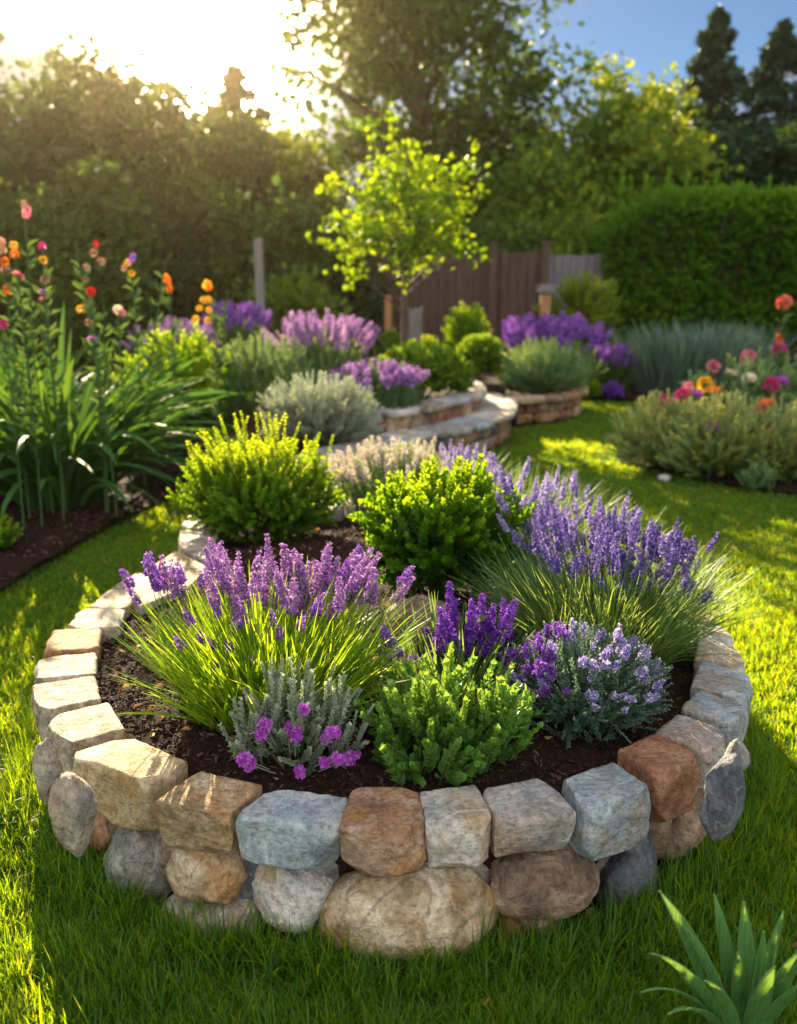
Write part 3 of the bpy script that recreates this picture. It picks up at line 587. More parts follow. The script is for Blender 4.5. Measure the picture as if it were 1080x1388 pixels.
for (x0, y0, x1, y1), mt, sd, fc, cut, lab in BOULD:
    xc, yc = (x0 + x1) / 2, (y0 + y1) / 2; d = ray(xc, yc); ts = np.linspace(1.2, 4, 1500); P = d[None] * ts[:, None] + [0, 0, CAMH]
    ins = poly_in(P, CORE) & (P[:, 2] < .3); t = ts[np.argmax(ins)] if ins.any() else 2.2
    c = d * t + np.array([0, 0, CAMH]); dep = t
    ang = math.atan2(-d[2], d[1]); wd = (x1 - x0) / F * dep * 1.07; hh = (y1 - y0) / F * dep / math.cos(ang) * 0.98
    j = np.argmin(np.linalg.norm(CORE - c[:2], axis=1)); tn = unit((CORE[(j + 1) % len(CORE)] - CORE[j - 1])[None])[0]; nr = np.array([tn[1], -tn[0]])
    if nr @ (c[:2] - BC) < 0: nr = -nr
    hb = min(max(.36 * wd, .05), .10)
    if hb * abs(nr[0]) > .42 * wd: hb = .42 * wd / abs(nr[0])
    ha = min(math.sqrt(max((wd / 2) ** 2 - (hb * nr[0]) ** 2, .0005)) / max(abs(tn[0]), .3), max(wd / 2, .1)); half = np.array([ha, hb, hh / 2])
    p, f = rock_shape(half, sd, 5, fc, cut)
    W3 = np.stack([np.append(tn, 0), np.append(nr, 0), [0, 0, 1]], 1); p = p @ W3.T
    z0 = c[2] - hh / 2
    mesh_o = mesh_from('boulder', p + c, f, [ST[mt]], (c[0], c[1], z0)); tag(mesh_o, lab, 'stone', 'boulders under the rim of the round bed')
    if lab.startswith('biggest'): pass
# smaller stones packed round the unseen sides and the gaps
cl = np.concatenate([CORE, CORE[:1]]); dl2 = np.concatenate([[0], np.cumsum(np.linalg.norm(np.diff(cl, axis=0), axis=1))])
nlow = int(dl2[-1] / 0.2)
for k in range(nlow):
    s = dl2[-1] * (k + .5) / nlow; c2 = np.array([np.interp(s, dl2, cl[:, 0]), np.interp(s, dl2, cl[:, 1])]); c2 = c2 + unit((BC - c2)[None])[0] * .06
    half = np.array([.105, .07, .12]); p, f = rock_shape(half, 100 + k, 4, 8, .75); tnn = unit((BC - c2)[None])[0]
    W3 = np.stack([[tnn[1], -tnn[0], 0], [tnn[0], tnn[1], 0], [0, 0, 1]], 1); c = np.array([c2[0], c2[1], .11]); front = c2[1] < 3
    tag(mesh_from('packing_stone', p @ W3.T + c, f, [ST[['brown', 'fieldgrey', 'slate', 'grey'][k % 4]]], (c2[0], c2[1], -.01)),
        'dark packing stone showing in the gaps behind the front boulders' if front else 'grey brown stone in the lower course at the side and back of the ring', 'stone',
        'packing stones behind the boulders' if front else 'lower course stones at the back of the ring')

# terrace walls
def stone_wall(name, line, ztop, label, cols, capcols, zb=0.0, capw=0.22, seed=0, rows=2, cap_t=0.05, blen=.3):
    root = thing(name, label, 'wall', (line[0][0], line[0][1], 0)); l0 = np.array([line[0][0], line[0][1], 0])
    dl = np.concatenate([[0], np.cumsum(np.linalg.norm(np.diff(line, axis=0), axis=1))]); ip = lambda s: np.array([np.interp(s, dl, line[:, 0]), np.interp(s, dl, line[:, 1])])
    r_ = random.Random(seed); mb = [MB() for _ in cols]
    def nrm(s):
        a, b = ip(max(s - .05, 0)), ip(min(s + .05, dl[-1])); t = (b - a) / np.linalg.norm(b - a); return np.array([-t[1], t[0]])   # inwards (left of travel)
    zt = ztop - cap_t; h = (zt - zb) / rows; k = 0
    for row in range(rows):
        s = 0.0
        while s < dl[-1] - .05:
            ln = r_.uniform(.6, 1.3) * blen * (.7 if row else 1); e = min(s + ln, dl[-1]); a, b = s + .006, e - .006; n1, n2 = nrm(a), nrm(b)
            q = np.array([ip(a) + n1 * .05, ip(b) + n2 * .05, ip(b) + n2 * .2, ip(a) + n1 * .2]); v = block_verts(q, zb + h * (row + 1) - .004, h - .008, .02, seed * 31 + k, .9, 1.0)
            mb[k % len(cols) if r_.random() < .7 else r_.randrange(len(cols))].raw(v - l0, CG[1]); s = e; k += 1
    for m, c in zip(mb, cols):
        if m.n: m.build('stone_course', [ST[c]], root, smooth=True)
    s = 0.0
    while s < dl[-1] - .05:
        e = min(s + r_.uniform(.32, .5), dl[-1]); n1, n2 = nrm(s + .004), nrm(e - .004)
        q = np.array([ip(s + .004) - n1 * .02, ip(e - .004) - n2 * .02, ip(e - .004) + n2 * capw, ip(s + .004) + n1 * capw]); v = block_verts(q, ztop + r_.uniform(-.004, .004), cap_t, .014, seed * 57 + k, .5, .98)
        m = MB(); m.raw(v - l0, CG[1]); m.build('capstone', [ST[capcols[k % len(capcols)]]], root, smooth=True); s = e; k += 1
stone_wall('terrace_wall', LOW, 0.27, 'lower curved stone terrace wall with broad grey slab top beside the lawn', ['brown', 'fieldgrey', 'slate', 'rose'], ['pale', 'grey', 'bluegrey'], 0, .36, 3)
stone_wall('terrace_wall', UPP, 0.42, 'upper curved stone terrace wall of tan stones with grey slab top round the big clipped bush', ['tan', 'brown', 'rust', 'beige'], ['pale', 'buff', 'bluegrey'], .2, .26, 4, 1, .05, .22)
stone_wall('planter_wall', RWALL, 0.27, 'low reddish stone wall round the right-hand planter of pale grey green bush', ['rust', 'rose', 'brown', 'tan'], ['rose', 'tan', 'brown'], 0, .2, 5, 2, .06, .3)

# ================================================================== PLANT BUILDERS
def shoot_t(n_leaf, length, lf, w, ang=0.9, seed=0, stem_r=0.02, taper=.6, mats=(0, 1), pairs=True, fold=.15, curl=.15, bend=.15):
    """leafy shoot along +Z"""
    r_ = np.random.default_rng(seed); m = MB(); b = r_.uniform(-bend, bend, 2)
    t = np.linspace(0, 1, 4); cl_ = np.stack([b[0] * t ** 2 * length, b[1] * t ** 2 * length, t * length], 1); tube(m, cl_, np.linspace(stem_r, stem_r * .4, 4) * length, 3, mats[1], .3)
    T = leaf_t(w, fold, curl, .5, mats[0]); ps, rs, ts = [], [], []
    for i in range(n_leaf):
        f = (i // 2 + .6) / (n_leaf / 2) if pairs else (i + .6) / n_leaf; f = min(f, 1); z = .12 + .88 * f
        az = (i % 2) * math.pi + (i // 2) * 1.57 + r_.normal() * .3 if pairs else i * 2.4 + r_.normal() * .2
        a = ang * (1 - .55 * f) * r_.uniform(.75, 1.25); d = np.array([math.cos(az) * math.sin(a), math.sin(az) * math.sin(a), math.cos(a)])
        zax = d; xax = np.array([-math.sin(az), math.cos(az), 0]); yax = np.cross(zax, xax)
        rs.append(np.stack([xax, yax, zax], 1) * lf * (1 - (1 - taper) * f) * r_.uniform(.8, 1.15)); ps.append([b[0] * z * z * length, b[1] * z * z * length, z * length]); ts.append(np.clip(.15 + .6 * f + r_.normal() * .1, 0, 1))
    m.inst(T, np.array(rs), np.array(ps), np.array(ts)); return m.template()

def bush_shoots(mb, temps, n, ext, z0=0.0, up=0.45, lo=-0.2, inner=0.35, size=(.85, 1.2), jag=0.12, tint=(.2, .8), shape=2.0, zc=None):
    """shoots over and inside a dome of half extents ext standing at z0"""
    ex = np.asarray(ext, float); d = randdir(n * 3); d = d[d[:, 2] > lo][:n]; n = len(d)
    lump = 1 + jag * fbm(d * 2.3 + rng.uniform(0, 50), 3); k = np.where(U(0, 1, n) < inner, U(.45, .85, n), U(.86, 1.0, n)) * lump
    c = ex[2] if zc is None else zc
    tip = d * k[:, None] * ex * (1 if True else 0); nrm = unit(d / ex); dirs = unit(nrm * (1 - up) + np.array([0, 0, 1.0]) * up + rng.normal(size=(n, 3)) * .16)
    sc = U(size[0], size[1], n); which = rng.integers(0, len(temps), n)
    for w, T in enumerate(temps):
        s = which == w
        if not s.any(): continue
        L_ = T[0][:, 2].max(); base = tip[s] - dirs[s] * (L_ * .8 * sc[s])[:, None]; base[:, 2] += z0 + c
        ok = base[:, 2] > z0 - .01
        tn = np.clip(tint[0] + (tint[1] - tint[0]) * (.5 + .5 * d[s][:, 2]) + rng.normal(size=s.sum()) * .12, 0, 1)  # tint lightens up the dome: lit tops and young growth put into colour
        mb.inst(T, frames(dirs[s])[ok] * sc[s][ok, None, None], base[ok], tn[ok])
def branches(mb, n, ext, zc, mat=0, r=0.006):
    for i in range(n):
        d = randdir(1)[0]; d[2] = abs(d[2]) * .8 + .15; e = d * np.asarray(ext) * .75 + [0, 0, zc * .7]; st = np.array([*(rng.normal(size=2) * .03), -.02])
        md = st * .5 + e * .5 + [*(rng.normal(size=2) * .02), .03]; t = np.linspace(0, 1, 5)[:, None]; tube(mb, (1 - t) ** 2 * st + 2 * t * (1 - t) * md + t * t * e, np.linspace(r, r * .3, 5), 4, mat)
def bush(name, label, cat, loc, ext, temps, n, mats, group=None, zc=None, extra=None, wood=14, **kw):
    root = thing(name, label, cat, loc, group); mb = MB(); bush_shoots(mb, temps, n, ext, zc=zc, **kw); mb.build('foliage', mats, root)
    if wood:
        b = MB(); branches(b, wood, ext, ext[2] if zc is None else zc, 0, .006 + .01 * ext[0]); b.build('branches', [M['twig']], root, smooth=True)
    return root

def floret_t(seed, mat=0, s=1.0):
    r_ = np.random.default_rng(seed); m = MB(); T = leaf_t(.38, .2, .1, .5, mat)
    m.inst(T, frames(unit(np.array([[1, 0, .3], [-.6, .7, .5], [-.5, -.8, .2], [.1, .1, 1]])) + r_.normal(size=(4, 3)) * .15) * s, np.zeros((4, 3)), r_.uniform(0, 1, 4)); return m.template()
def spike_t(seed, L_=1.0, fl=0.35, whorls=10, per=7, rad=0.03, fs=0.022, stem=0.004, gap=0.0, mats=(0, 1), bend=.06, leaves=0):
    """flower spike along +Z: stem then whorls of florets over the top fl"""
    r_ = np.random.default_rng(seed); m = MB(); b = r_.normal(size=2) * bend; t = np.linspace(0, 1, 6)
    cv = lambda q: np.stack([b[0] * q ** 2, b[1] * q ** 2, q * L_], -1)
    tube(m, cv(t), np.linspace(stem, stem * .6, 6), 4, mats[1], .5)
    ps, ds, sz, ti = [], [], [], []
    for w in range(whorls):
        f = w / max(whorls - 1, 1); q = 1 - fl / L_ * (1 - f) if L_ else 0; q += r_.normal() * .004
        if gap and w == 1 and r_.random() < gap: q -= .02
        n = max(3, int(per * (1 - .45 * f ** 2))); a0 = r_.uniform(0, 6.28); r0 = rad * (1 - .62 * f ** 1.6) * (.75 if w == 0 else 1)
        for k in range(n):
            a = a0 + k * 6.283 / n + r_.normal() * .25; d = np.array([math.cos(a), math.sin(a), .35 + r_.normal() * .25]); ps.append(cv(np.array(q)) + d * [r0, r0, r0 * .4] * r_.uniform(.5, 1) + [0, 0, r_.normal() * .003])
            ds.append(d); sz.append(fs * (1 - .35 * f) * r_.uniform(.8, 1.2)); ti.append(np.clip(.55 + r_.normal() * .22 - .15 * f, 0, 1))
    m.inst(floret_t(seed, mats[0]), frames(np.array(ds)) * np.array(sz)[:, None, None], np.array(ps), np.array(ti))
    if leaves:
        lt = leaf_t(.12, .1, .25, .5, mats[1]); n = leaves; q = r_.uniform(.15, .75, n); a = r_.uniform(0, 6.28, n); d = np.stack([np.cos(a), np.sin(a), np.full(n, .9)], 1)
        m.inst(lt, frames(d) * .07, cv(q), r_.uniform(0, 1, n))
    return m
SPK = {}
def spikes(key, mats, n=5, **kw):
    SPK[key] = []
    for k in range(n):
        SPK[key].append(spike_t(hash(key) % 1000 * 0 + sum(map(ord, key)) * 10 + k, **kw).mesh('flower_spike', mats))
def put_spike(key, root, pos, d, sc, name='flower_spike', i=None):
    me = SPK[key][rng.integers(0, len(SPK[key])) if i is None else i]
    o = link(name, me, root, pos); o.rotation_euler = Matrix(frames(np.asarray([d]))[0].tolist()).to_euler(); o.scale = (float(sc[0]), float(sc[0]), float(sc[1])) if hasattr(sc, '__len__') else (float(sc),) * 3
    return o
def blades_mb(n, rad, length, lean, droop, width, k=6, mat=0, tint=(.1, .9), ry=1.0, prof=None, azc=None, fold=0):
    mb = MB(); a = U(0, 6.283, n); r = np.sqrt(U(0, 1, n)) * rad; base = np.stack([np.cos(a) * r, np.sin(a) * r * ry, np.full(n, -.01)], 1)
    az = a + rng.normal(size=n) * .5; ln = lean[0] + (lean[1] - lean[0]) * (r / rad) * U(.4, 1.2, n)
    P = blade_curves(base, az, ln, U(length[0], length[1], n), U(droop[0], droop[1], n), k)
    side = np.stack([-np.sin(az), np.cos(az), np.zeros(n)], 1); side = unit(side + rng.normal(size=(n, 3)) * .35)
    pr = np.interp(np.linspace(0, 1, k), [0, .3, .7, 1], [.7, 1, .8, .1]) if prof is None else np.interp(np.linspace(0, 1, k), *prof)
    ribbons(mb, P, U(.7, 1.3, n)[:, None] * width * pr[None], side, mat, U(tint[0], tint[1], n), fold); return mb

# ================================================================== PLANTS OF THE ROUND BED
def bedpos(x, y):
    z = .33
    for _ in range(6): p = px(x, y, z); z = zbed(p[0], p[1])
    return p
# golden shrub, back left
gs = [shoot_t(24, .15, .030, .32, .9, 10 + k, .010, .75, bend=.3) for k in range(5)]
gs += [shoot_t(26, .18, .028, .3, .8, 20 + k, .010, .7, bend=.3) for k in range(2)]
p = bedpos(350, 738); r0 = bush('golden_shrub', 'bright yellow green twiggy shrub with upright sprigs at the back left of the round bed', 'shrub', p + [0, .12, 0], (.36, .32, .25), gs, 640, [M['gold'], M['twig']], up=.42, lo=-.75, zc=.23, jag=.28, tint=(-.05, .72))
m = MB(); n = 40; a = U(0, 6.28, n); rr = U(.05, .30, n); d = unit(np.stack([np.cos(a) * rr * 1.4, np.sin(a) * rr * 1.2, np.full(n, .9)], 1) + rng.normal(size=(n, 3)) * .06)
tall = [shoot_t(26, .2, .018, .42, .8, 40 + k, .008, .9, bend=.25) for k in range(3)]
for w, T in enumerate(tall):
    s = np.arange(n) % 3 == w; m.inst(T, frames(d[s]) * U(.75, 1.1, s.sum())[:, None, None], np.stack([np.cos(a[s]) * rr[s], np.sin(a[s]) * rr[s], .30 + .12 * (1 - (rr[s] / .3) ** 2) - .02], 1), U(.5, .95, s.sum()))
m.build('sprigs', [M['gold'], M['twig']], r0)
# rounded box
bs = [shoot_t(20, .10, .027, .34, .85, 60 + k, .014, .8) for k in range(6)]
bb = [shoot_t(20, .13, .034, .32, .8, 360 + k, .012, .75, bend=.3) for k in range(6)]
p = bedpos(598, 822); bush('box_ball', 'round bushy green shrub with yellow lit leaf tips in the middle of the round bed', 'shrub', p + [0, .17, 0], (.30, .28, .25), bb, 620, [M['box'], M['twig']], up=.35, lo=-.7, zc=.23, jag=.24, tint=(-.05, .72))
# fresh green shrub in front
hs = [shoot_t(22, .13, .030, .36, .8, 80 + k, .022, .75, curl=.05) for k in range(6)]
p = bedpos(604, 1040); bush('green_shrub', 'low fresh green shrub of thick upright leafy shoots at the front of the round bed', 'shrub', p + [0, .03, -.01], (.23, .19, .17), hs, 160, [M['hebe'], M['stem']], up=.55, lo=-.35, zc=.11, jag=.12, tint=(.1, .65), inner=.5, wood=6)
# white flowering thyme at the back
ws = [shoot_t(26, .16, .018, .3, .8, 100 + k, .012, .7) for k in range(4)]
p = bedpos(545, 700); r0 = bush('white_thyme', 'pale silvery thyme dotted with tiny white flowers behind the round green shrub', 'flowering plant', p + [0, .05, 0], (.36, .25, .20), ws, 330, [M['sage'], M['stem']], up=.65, lo=-.3, zc=.16, jag=.15, tint=(.3, .9))
spikes('white', [M['white'], M['stem']], 4, L_=.2, fl=.09, whorls=7, per=5, rad=.012, fs=.013, stem=.0015, bend=.02)
for k in range(95):
    a = U(0, 6.28); q = math.sqrt(U(0, 1)); put_spike('white', r0, (math.cos(a) * q * .34, math.sin(a) * q * .22, .22 * (1 - .45 * q * q) - .02), (math.cos(a) * q * .5, math.sin(a) * q * .4, 1), U(.75, 1.15))

# left salvia, lime blades with mauve spikes
p = bedpos(362, 972); r0 = thing('purple_salvia', 'large clump of lime green blades topped by a bank of mauve flower spikes', 'flowering plant', p + [0, .07, 0])
blades_mb(1150, .23, (.22, .42), (.1, .75), (.1, .55), .0035, 6, 0, (.15, .95), .75).build('leaves', [M['lime']], r0)
m2 = blades_mb(70, .22, (.18, .32), (.6, 1.1), (.2, .7), .008, 6, 0, (.3, 1.0), .75); m2.build('broad_leaves', [M['lime']], r0)
spikes('mauve', [M['mauve'], M['lime']], 6, L_=.48, fl=.125, whorls=14, per=8, rad=.0145, fs=.0115, stem=.002, bend=.05, leaves=0)
spikes('mauvedk', [M['violet'], M['lime']], 4, L_=.42, fl=.05, whorls=6, per=7, rad=.012, fs=.0115, stem=.002, bend=.03)
cnt = 0
for k in range(78):
    tx = rng.uniform(285, 500) if k < 58 else rng.uniform(165, 545); ty = rng.uniform(735, 800) if k < 58 else rng.uniform(745, 800)
    if k >= 58 and 280 < tx < 430: tx = 165 + (tx - 280) * .7
    Yd = rng.uniform(2.55, 2.95); tip = at(tx, ty, Yd) - np.array(r0.location); base = np.array([tip[0] * .62, min(tip[1] * .8, .2), 0]); d = tip - base; Ln = np.linalg.norm(d)
    put_spike('mauve' if k < 64 else 'mauvedk', r0, base, d, (U(.7, 1.2), Ln / (.48 if k < 64 else .42)))
for tx, ty in [(254,834),(263,858),(278,828),(291,857),(311,860),(337,884),(233,858),(389,850),(402,830),(274,898),(326,838),(195,770),(232,768),(248,762),(260,770),(170,800),(388,836),(430,812)]:
    tip = at(tx, ty, rng.uniform(2.38, 2.5) if ty > 800 else 2.7) - np.array(r0.location); base = np.array([tip[0] * .4, tip[1] * .4, 0]); d = tip - base; put_spike('mauvedk', r0, base, d, (.8, np.linalg.norm(d) / .42))

# small silver lavender with magenta heads
p = bedpos(398, 1052); gl = [shoot_t(26, .12, .021, .3, .6, 130 + k, .018, .75, fold=.3) for k in range(5)]
r0 = bush('silver_lavender', 'small silver grey lavender with bright magenta flower heads at the front left of the bed', 'flowering plant', p + [0, .06, 0], (.18, .14, .15), gl, 150, [M['grey'], M['stem']], up=.6, lo=-.25, zc=.10, jag=.15, tint=(.2, .8), inner=.5, wood=4)
spikes('magenta', [M['magenta'], M['grey']], 3, L_=.12, fl=.026, whorls=4, per=8, rad=.014, fs=.015, stem=.0018, bend=.02)
for tx, ty, Yd in [(345,980,2.2),(352,972,2.2),(400,990,2.16),(386,985,2.2),(449,972,2.18),(456,1003,2.14),(468,1010,2.14),(447,1025,2.1),(322,1025,2.12),(332,1035,2.1),(425,1045,2.08),(412,945,2.25),(470,1032,2.12)]:
    Yd = r0.location[1] - (.13 if ty > 1000 else .125); tip = at(tx, ty, Yd) - np.array(r0.location); d = unit((tip * [1, .8, 1] + [0, 0, .03])[None])[0]; put_spike('magenta', r0, tip - d * .11, d, U(.65, .95), 'flower_head')

# deep purple salvia behind the fresh green shrub
p = bedpos(612, 950); r0 = thing('deep_purple_salvia', 'deep purple salvia with tall dense spikes rising behind the fresh green shrub', 'flowering plant', p + [0, .08, 0])
blades_mb(260, .17, (.12, .28), (.1, .5), (.1, .5), .004, 6, 0, (.1, .7)).build('leaves', [M['lavleaf']], r0)
spikes('deep', [M['deep'], M['stem']], 5, L_=.40, fl=.165, whorls=17, per=8, rad=.0155, fs=.0125, stem=.003, bend=.03, leaves=3)
for tx, ty in [(614,790),(606,812),(598,835),(590,850),(660,808),(650,822),(640,832),(668,815),(688,820),(632,850),(672,838),(700,822),(655,850),(623,810),(580,865),(697,850),(640,868),(665,872),(610,850)]:
    Yd = rng.uniform(2.5, 2.75); tip = at(tx, ty, Yd) - np.array(r0.location); base = np.array([tip[0] * .7, .02, 0]); d = tip - base; put_spike('deep', r0, base, d, (U(.85, 1.05), np.linalg.norm(d) / .40))
p = bedpos(535, 960); r1 = thing('dark_sage', 'small dark violet sage with drooping heads between the lime clump and the fresh green shrub', 'flowering plant', p)
blades_mb(50, .05, (.08, .18), (.1, .4), (.1, .4), .004, 5).build('leaves', [M['lavleaf']], r1)
for tx, ty in [(535,848),(528,865),(540,872),(532,885),(545,890)]:
    tip = at(tx, ty, 2.5) - p; put_spike('mauvedk', r1, (tip[0] * .4, 0, 0), tip - [tip[0] * .4, 0, 0], (1.0, np.linalg.norm(tip) / .42))
# blue thyme dome
p = bedpos(790, 1000); ts_ = [shoot_t(30, .13, .016, .22, .7, 150 + k, .012, .7) for k in range(5)]
r0 = bush('blue_thyme', 'round blue grey thyme dome with small violet flowers, right of the fresh green shrub', 'flowering plant', p + [0, .07, -.02], (.225, .20, .16), ts_, 520, [M['blue'], M['stem']], up=.4, lo=-.45, zc=.14, jag=.1, tint=(.2, .8), wood=6)
spikes('thyme', [M['periwinkle'], M['blue']], 3, L_=.06, fl=.02, whorls=4, per=6, rad=.007, fs=.009, stem=.001, bend=.01)
spikes('thyme2', [M['violet'], M['blue']], 3, L_=.06, fl=.025, whorls=4, per=7, rad=.009, fs=.011, stem=.001, bend=.01)
for k in range(100):
    d = randdir(1)[0]; d[2] = abs(d[2]) * .9 - .1; e = d * [.215, .18, .165]; put_spike('thyme2' if d[0] < -.2 and U(0, 1) < .8 else 'thyme', r0, e * .82 + [0, 0, .14], d + [0, 0, .5], U(.8, 1.3))
# lavender along the right
spikes('lav', [M['indigo'], M['lavleaf']], 6, L_=.46, fl=.065, whorls=8, per=7, rad=.009, fs=.0098, stem=.0018, bend=.05)
spikes('lavp', [M['periwinkle'], M['lavleaf']], 6, L_=.46, fl=.07, whorls=8, per=7, rad=.009, fs=.0102, stem=.0018, bend=.05)
LAV = [((818, 905), 'big lavender with long arching grey green leaves and dark blue heads overhanging the right rim', .2, 1300, [(715, 935), (690, 800)], 95, 'lav', (2.8, 3.25)),
       ((790, 812), 'lavender with pale violet heads between the round green shrub and the big right lavender', .16, 420, [(690, 850), (680, 770)], 92, 'lavp', (3.2, 3.6)),
       ((700, 745), 'lavender with pale blue heads at the back of the bed beside the sunlit lawn', .16, 300, [(630, 770), (625, 735)], 80, 'lavp', (3.7, 4.2)),
       ((628, 700), 'lavender with pale blue heads farthest back, right of the white thyme', .12, 150, [(585, 665), (600, 650)], 46, 'lavp', (4.2, 4.6)),
       ((748, 775), 'lavender with fine violet heads filling the middle of the right bank', .13, 260, [(655, 800), (640, 735)], 85, 'lavp', (3.4, 3.8)),
       ((890, 880), 'lavender with the darkest blue heads leaning over the right rim stones', .11, 240, [(800, 948), (712, 800)], 60, 'lav', (2.85, 3.2))]
for (bx, by), lab, rad, nb, ((xa, xb), (ya, yb)), ns_, key, (Ya, Yb) in LAV:
    p = bedpos(bx, by) + [0, .12, 0]; r0 = thing('lavender', lab, 'lavender', p, 'lavender along the right of the round bed')
    blades_mb(int(nb * 1.2), rad * 1.15, (.24, .43), (.1, .8), (.1, .75), .0026, 6, 0, (.1, .95), .8).build('leaves', [M['lavleaf']], r0)
    for k in range(ns_):
        tx = rng.uniform(min(xa, xb), max(xa, xb)); ty = rng.uniform(min(ya, yb), max(ya, yb)); Yd = rng.uniform(Ya, Yb)
        if bx in (748, 890): pass
        elif key == 'lav': ty = rng.uniform(688, 765) + max(0, (tx - 860) * .5)
        elif by > 800: ty = rng.uniform(670, 770) - max(0, (720 - tx)) * .3
        elif by > 720: ty = rng.uniform(612, 700) + (tx - 630) * .2
        tip = at(tx, ty, Yd) - p; base = np.array([tip[0] * .6, tip[1] * .6, 0]); d = tip - base; Ln = np.linalg.norm(d)
        put_spike(key if U(0, 1) < .75 else 'lav', r0, base, d, (U(.6, 1.2), Ln / .46))
# centre boulder
p = bedpos(575, 880); v, f = rock_shape((.13, .1, .1), 61, 5, 7, .75); c = p + [0, .12, .04]
tag(mesh_from('centre_stone', v + c, f, [ST['brown']], p), 'half buried brown stone mid bed, between the round green shrub and purple spikes', 'stone')

# ================================================================== BORDERS
# strap leaf clump on the left
def strap_clump(name, label, p, n, rad, length, lean, droop, w, mat, group=None, k=9, fold=.35, each=False):
    root = thing(name, label, 'plant', p, group); blades_mb(n, rad, length, lean, droop, w, k, 0, (.05, .95), 1.0, ([0, .15, .5, .85, 1], [.6, .85, 1, .6, .05]), None, fold).build('leaves', [mat], root); return root
strap_clump('strap_leaf_plant', 'big clump of long arching strap leaves on the dark mulch at the left edge', px(85, 676, .03), 330, .3, (.8, 1.4), (.05, .75), (.4, 1.9), .027, M['iris'])
strap_clump('strap_leaf_plant', 'upright strap leaves half cut off by the left picture edge behind the big clump', px(-30, 640, .03), 170, .3, (.8, 1.35), (.05, .6), (.3, 1.5), .025, M['iris'])

def flower_head_mesh(seed, kind, r=0.035):
    r_ = np.random.default_rng(seed); m = MB()
    if kind == 'pompon':
        n = 60; d = unit(r_.normal(size=(n, 3))); d = unit(d + [0, 0, .35]); m.inst(leaf_t(.35, .2, .2, .55), frames(d) * r * .7, d * r * .45, r_.uniform(0, 1, n))
    elif kind == 'daisy':
        n = 26; a = np.arange(n) * 2.4; el = np.where(np.arange(n) < 14, .25, .7); d = np.stack([np.cos(a) * np.cos(el), np.sin(a) * np.cos(el), np.sin(el)], 1); m.inst(leaf_t(.24, .12, .1, .6), frames(d, np.zeros(n)) * r, np.zeros((n, 3)), r_.uniform(0, 1, n))
    else:  # bud
        n = 22; a = np.arange(n) * 2.4; z = np.linspace(0, 1, n); d = np.stack([np.cos(a) * .4, np.sin(a) * .4, np.full(n, 1.)], 1); m.inst(leaf_t(.3, .2, -.1, .5), frames(d) * r * 1.1, np.stack([np.cos(a) * r * .4 * np.sin(z * 2.6 + .5), np.sin(a) * r * .4 * np.sin(z * 2.6 + .5), z * r * 2], 1), r_.uniform(0, 1, n))
    return m
def flower_stem(label, tip, groundz, heads, r=0.045, lean=(0, 0), leaves=8, stem_w=.008, group='tall flowers in the left border', gx=0.0):
    """a single tall flower: stem with leaves, one or more heads (dz, dx, kind, colour, size)"""
    base = np.array([tip[0] + gx, tip[1], groundz]); root = thing('tall_flower', label, 'flower', base, group); H = tip[2] - groundz
    t = np.linspace(0, 1, 8)[:, None]; cv = np.concatenate([-gx * t ** 1.6, lean[0] * np.sin(t * 3) * .05, t * H], 1); m = MB(); tube(m, cv, np.linspace(stem_w, stem_w * .6, 8), 5, 0, .5)
    n = leaves; q = U(.3, .93, n); P_ = np.stack([np.interp(q, t[:, 0], cv[:, k]) for k in range(3)], 1); a = U(0, 6.28, n)
    m.inst(leaf_t(.16, .1, .25), frames(np.stack([np.cos(a), np.sin(a), np.full(n, .8)], 1)) * U(.05, .11, n)[:, None, None], P_, U(0, 1, n)); m.build('stem', [M['stem']], root)
    for dz, dx, kind, colr, s in heads:
        o = flower_head_mesh(random.randrange(9999), kind, r * s).build('flower_head', [M[colr]], root, (dx, -.02 if dx else 0, H + dz)); o.rotation_euler = (U(-.1, .5), U(-.3, .3), U(0, 6))
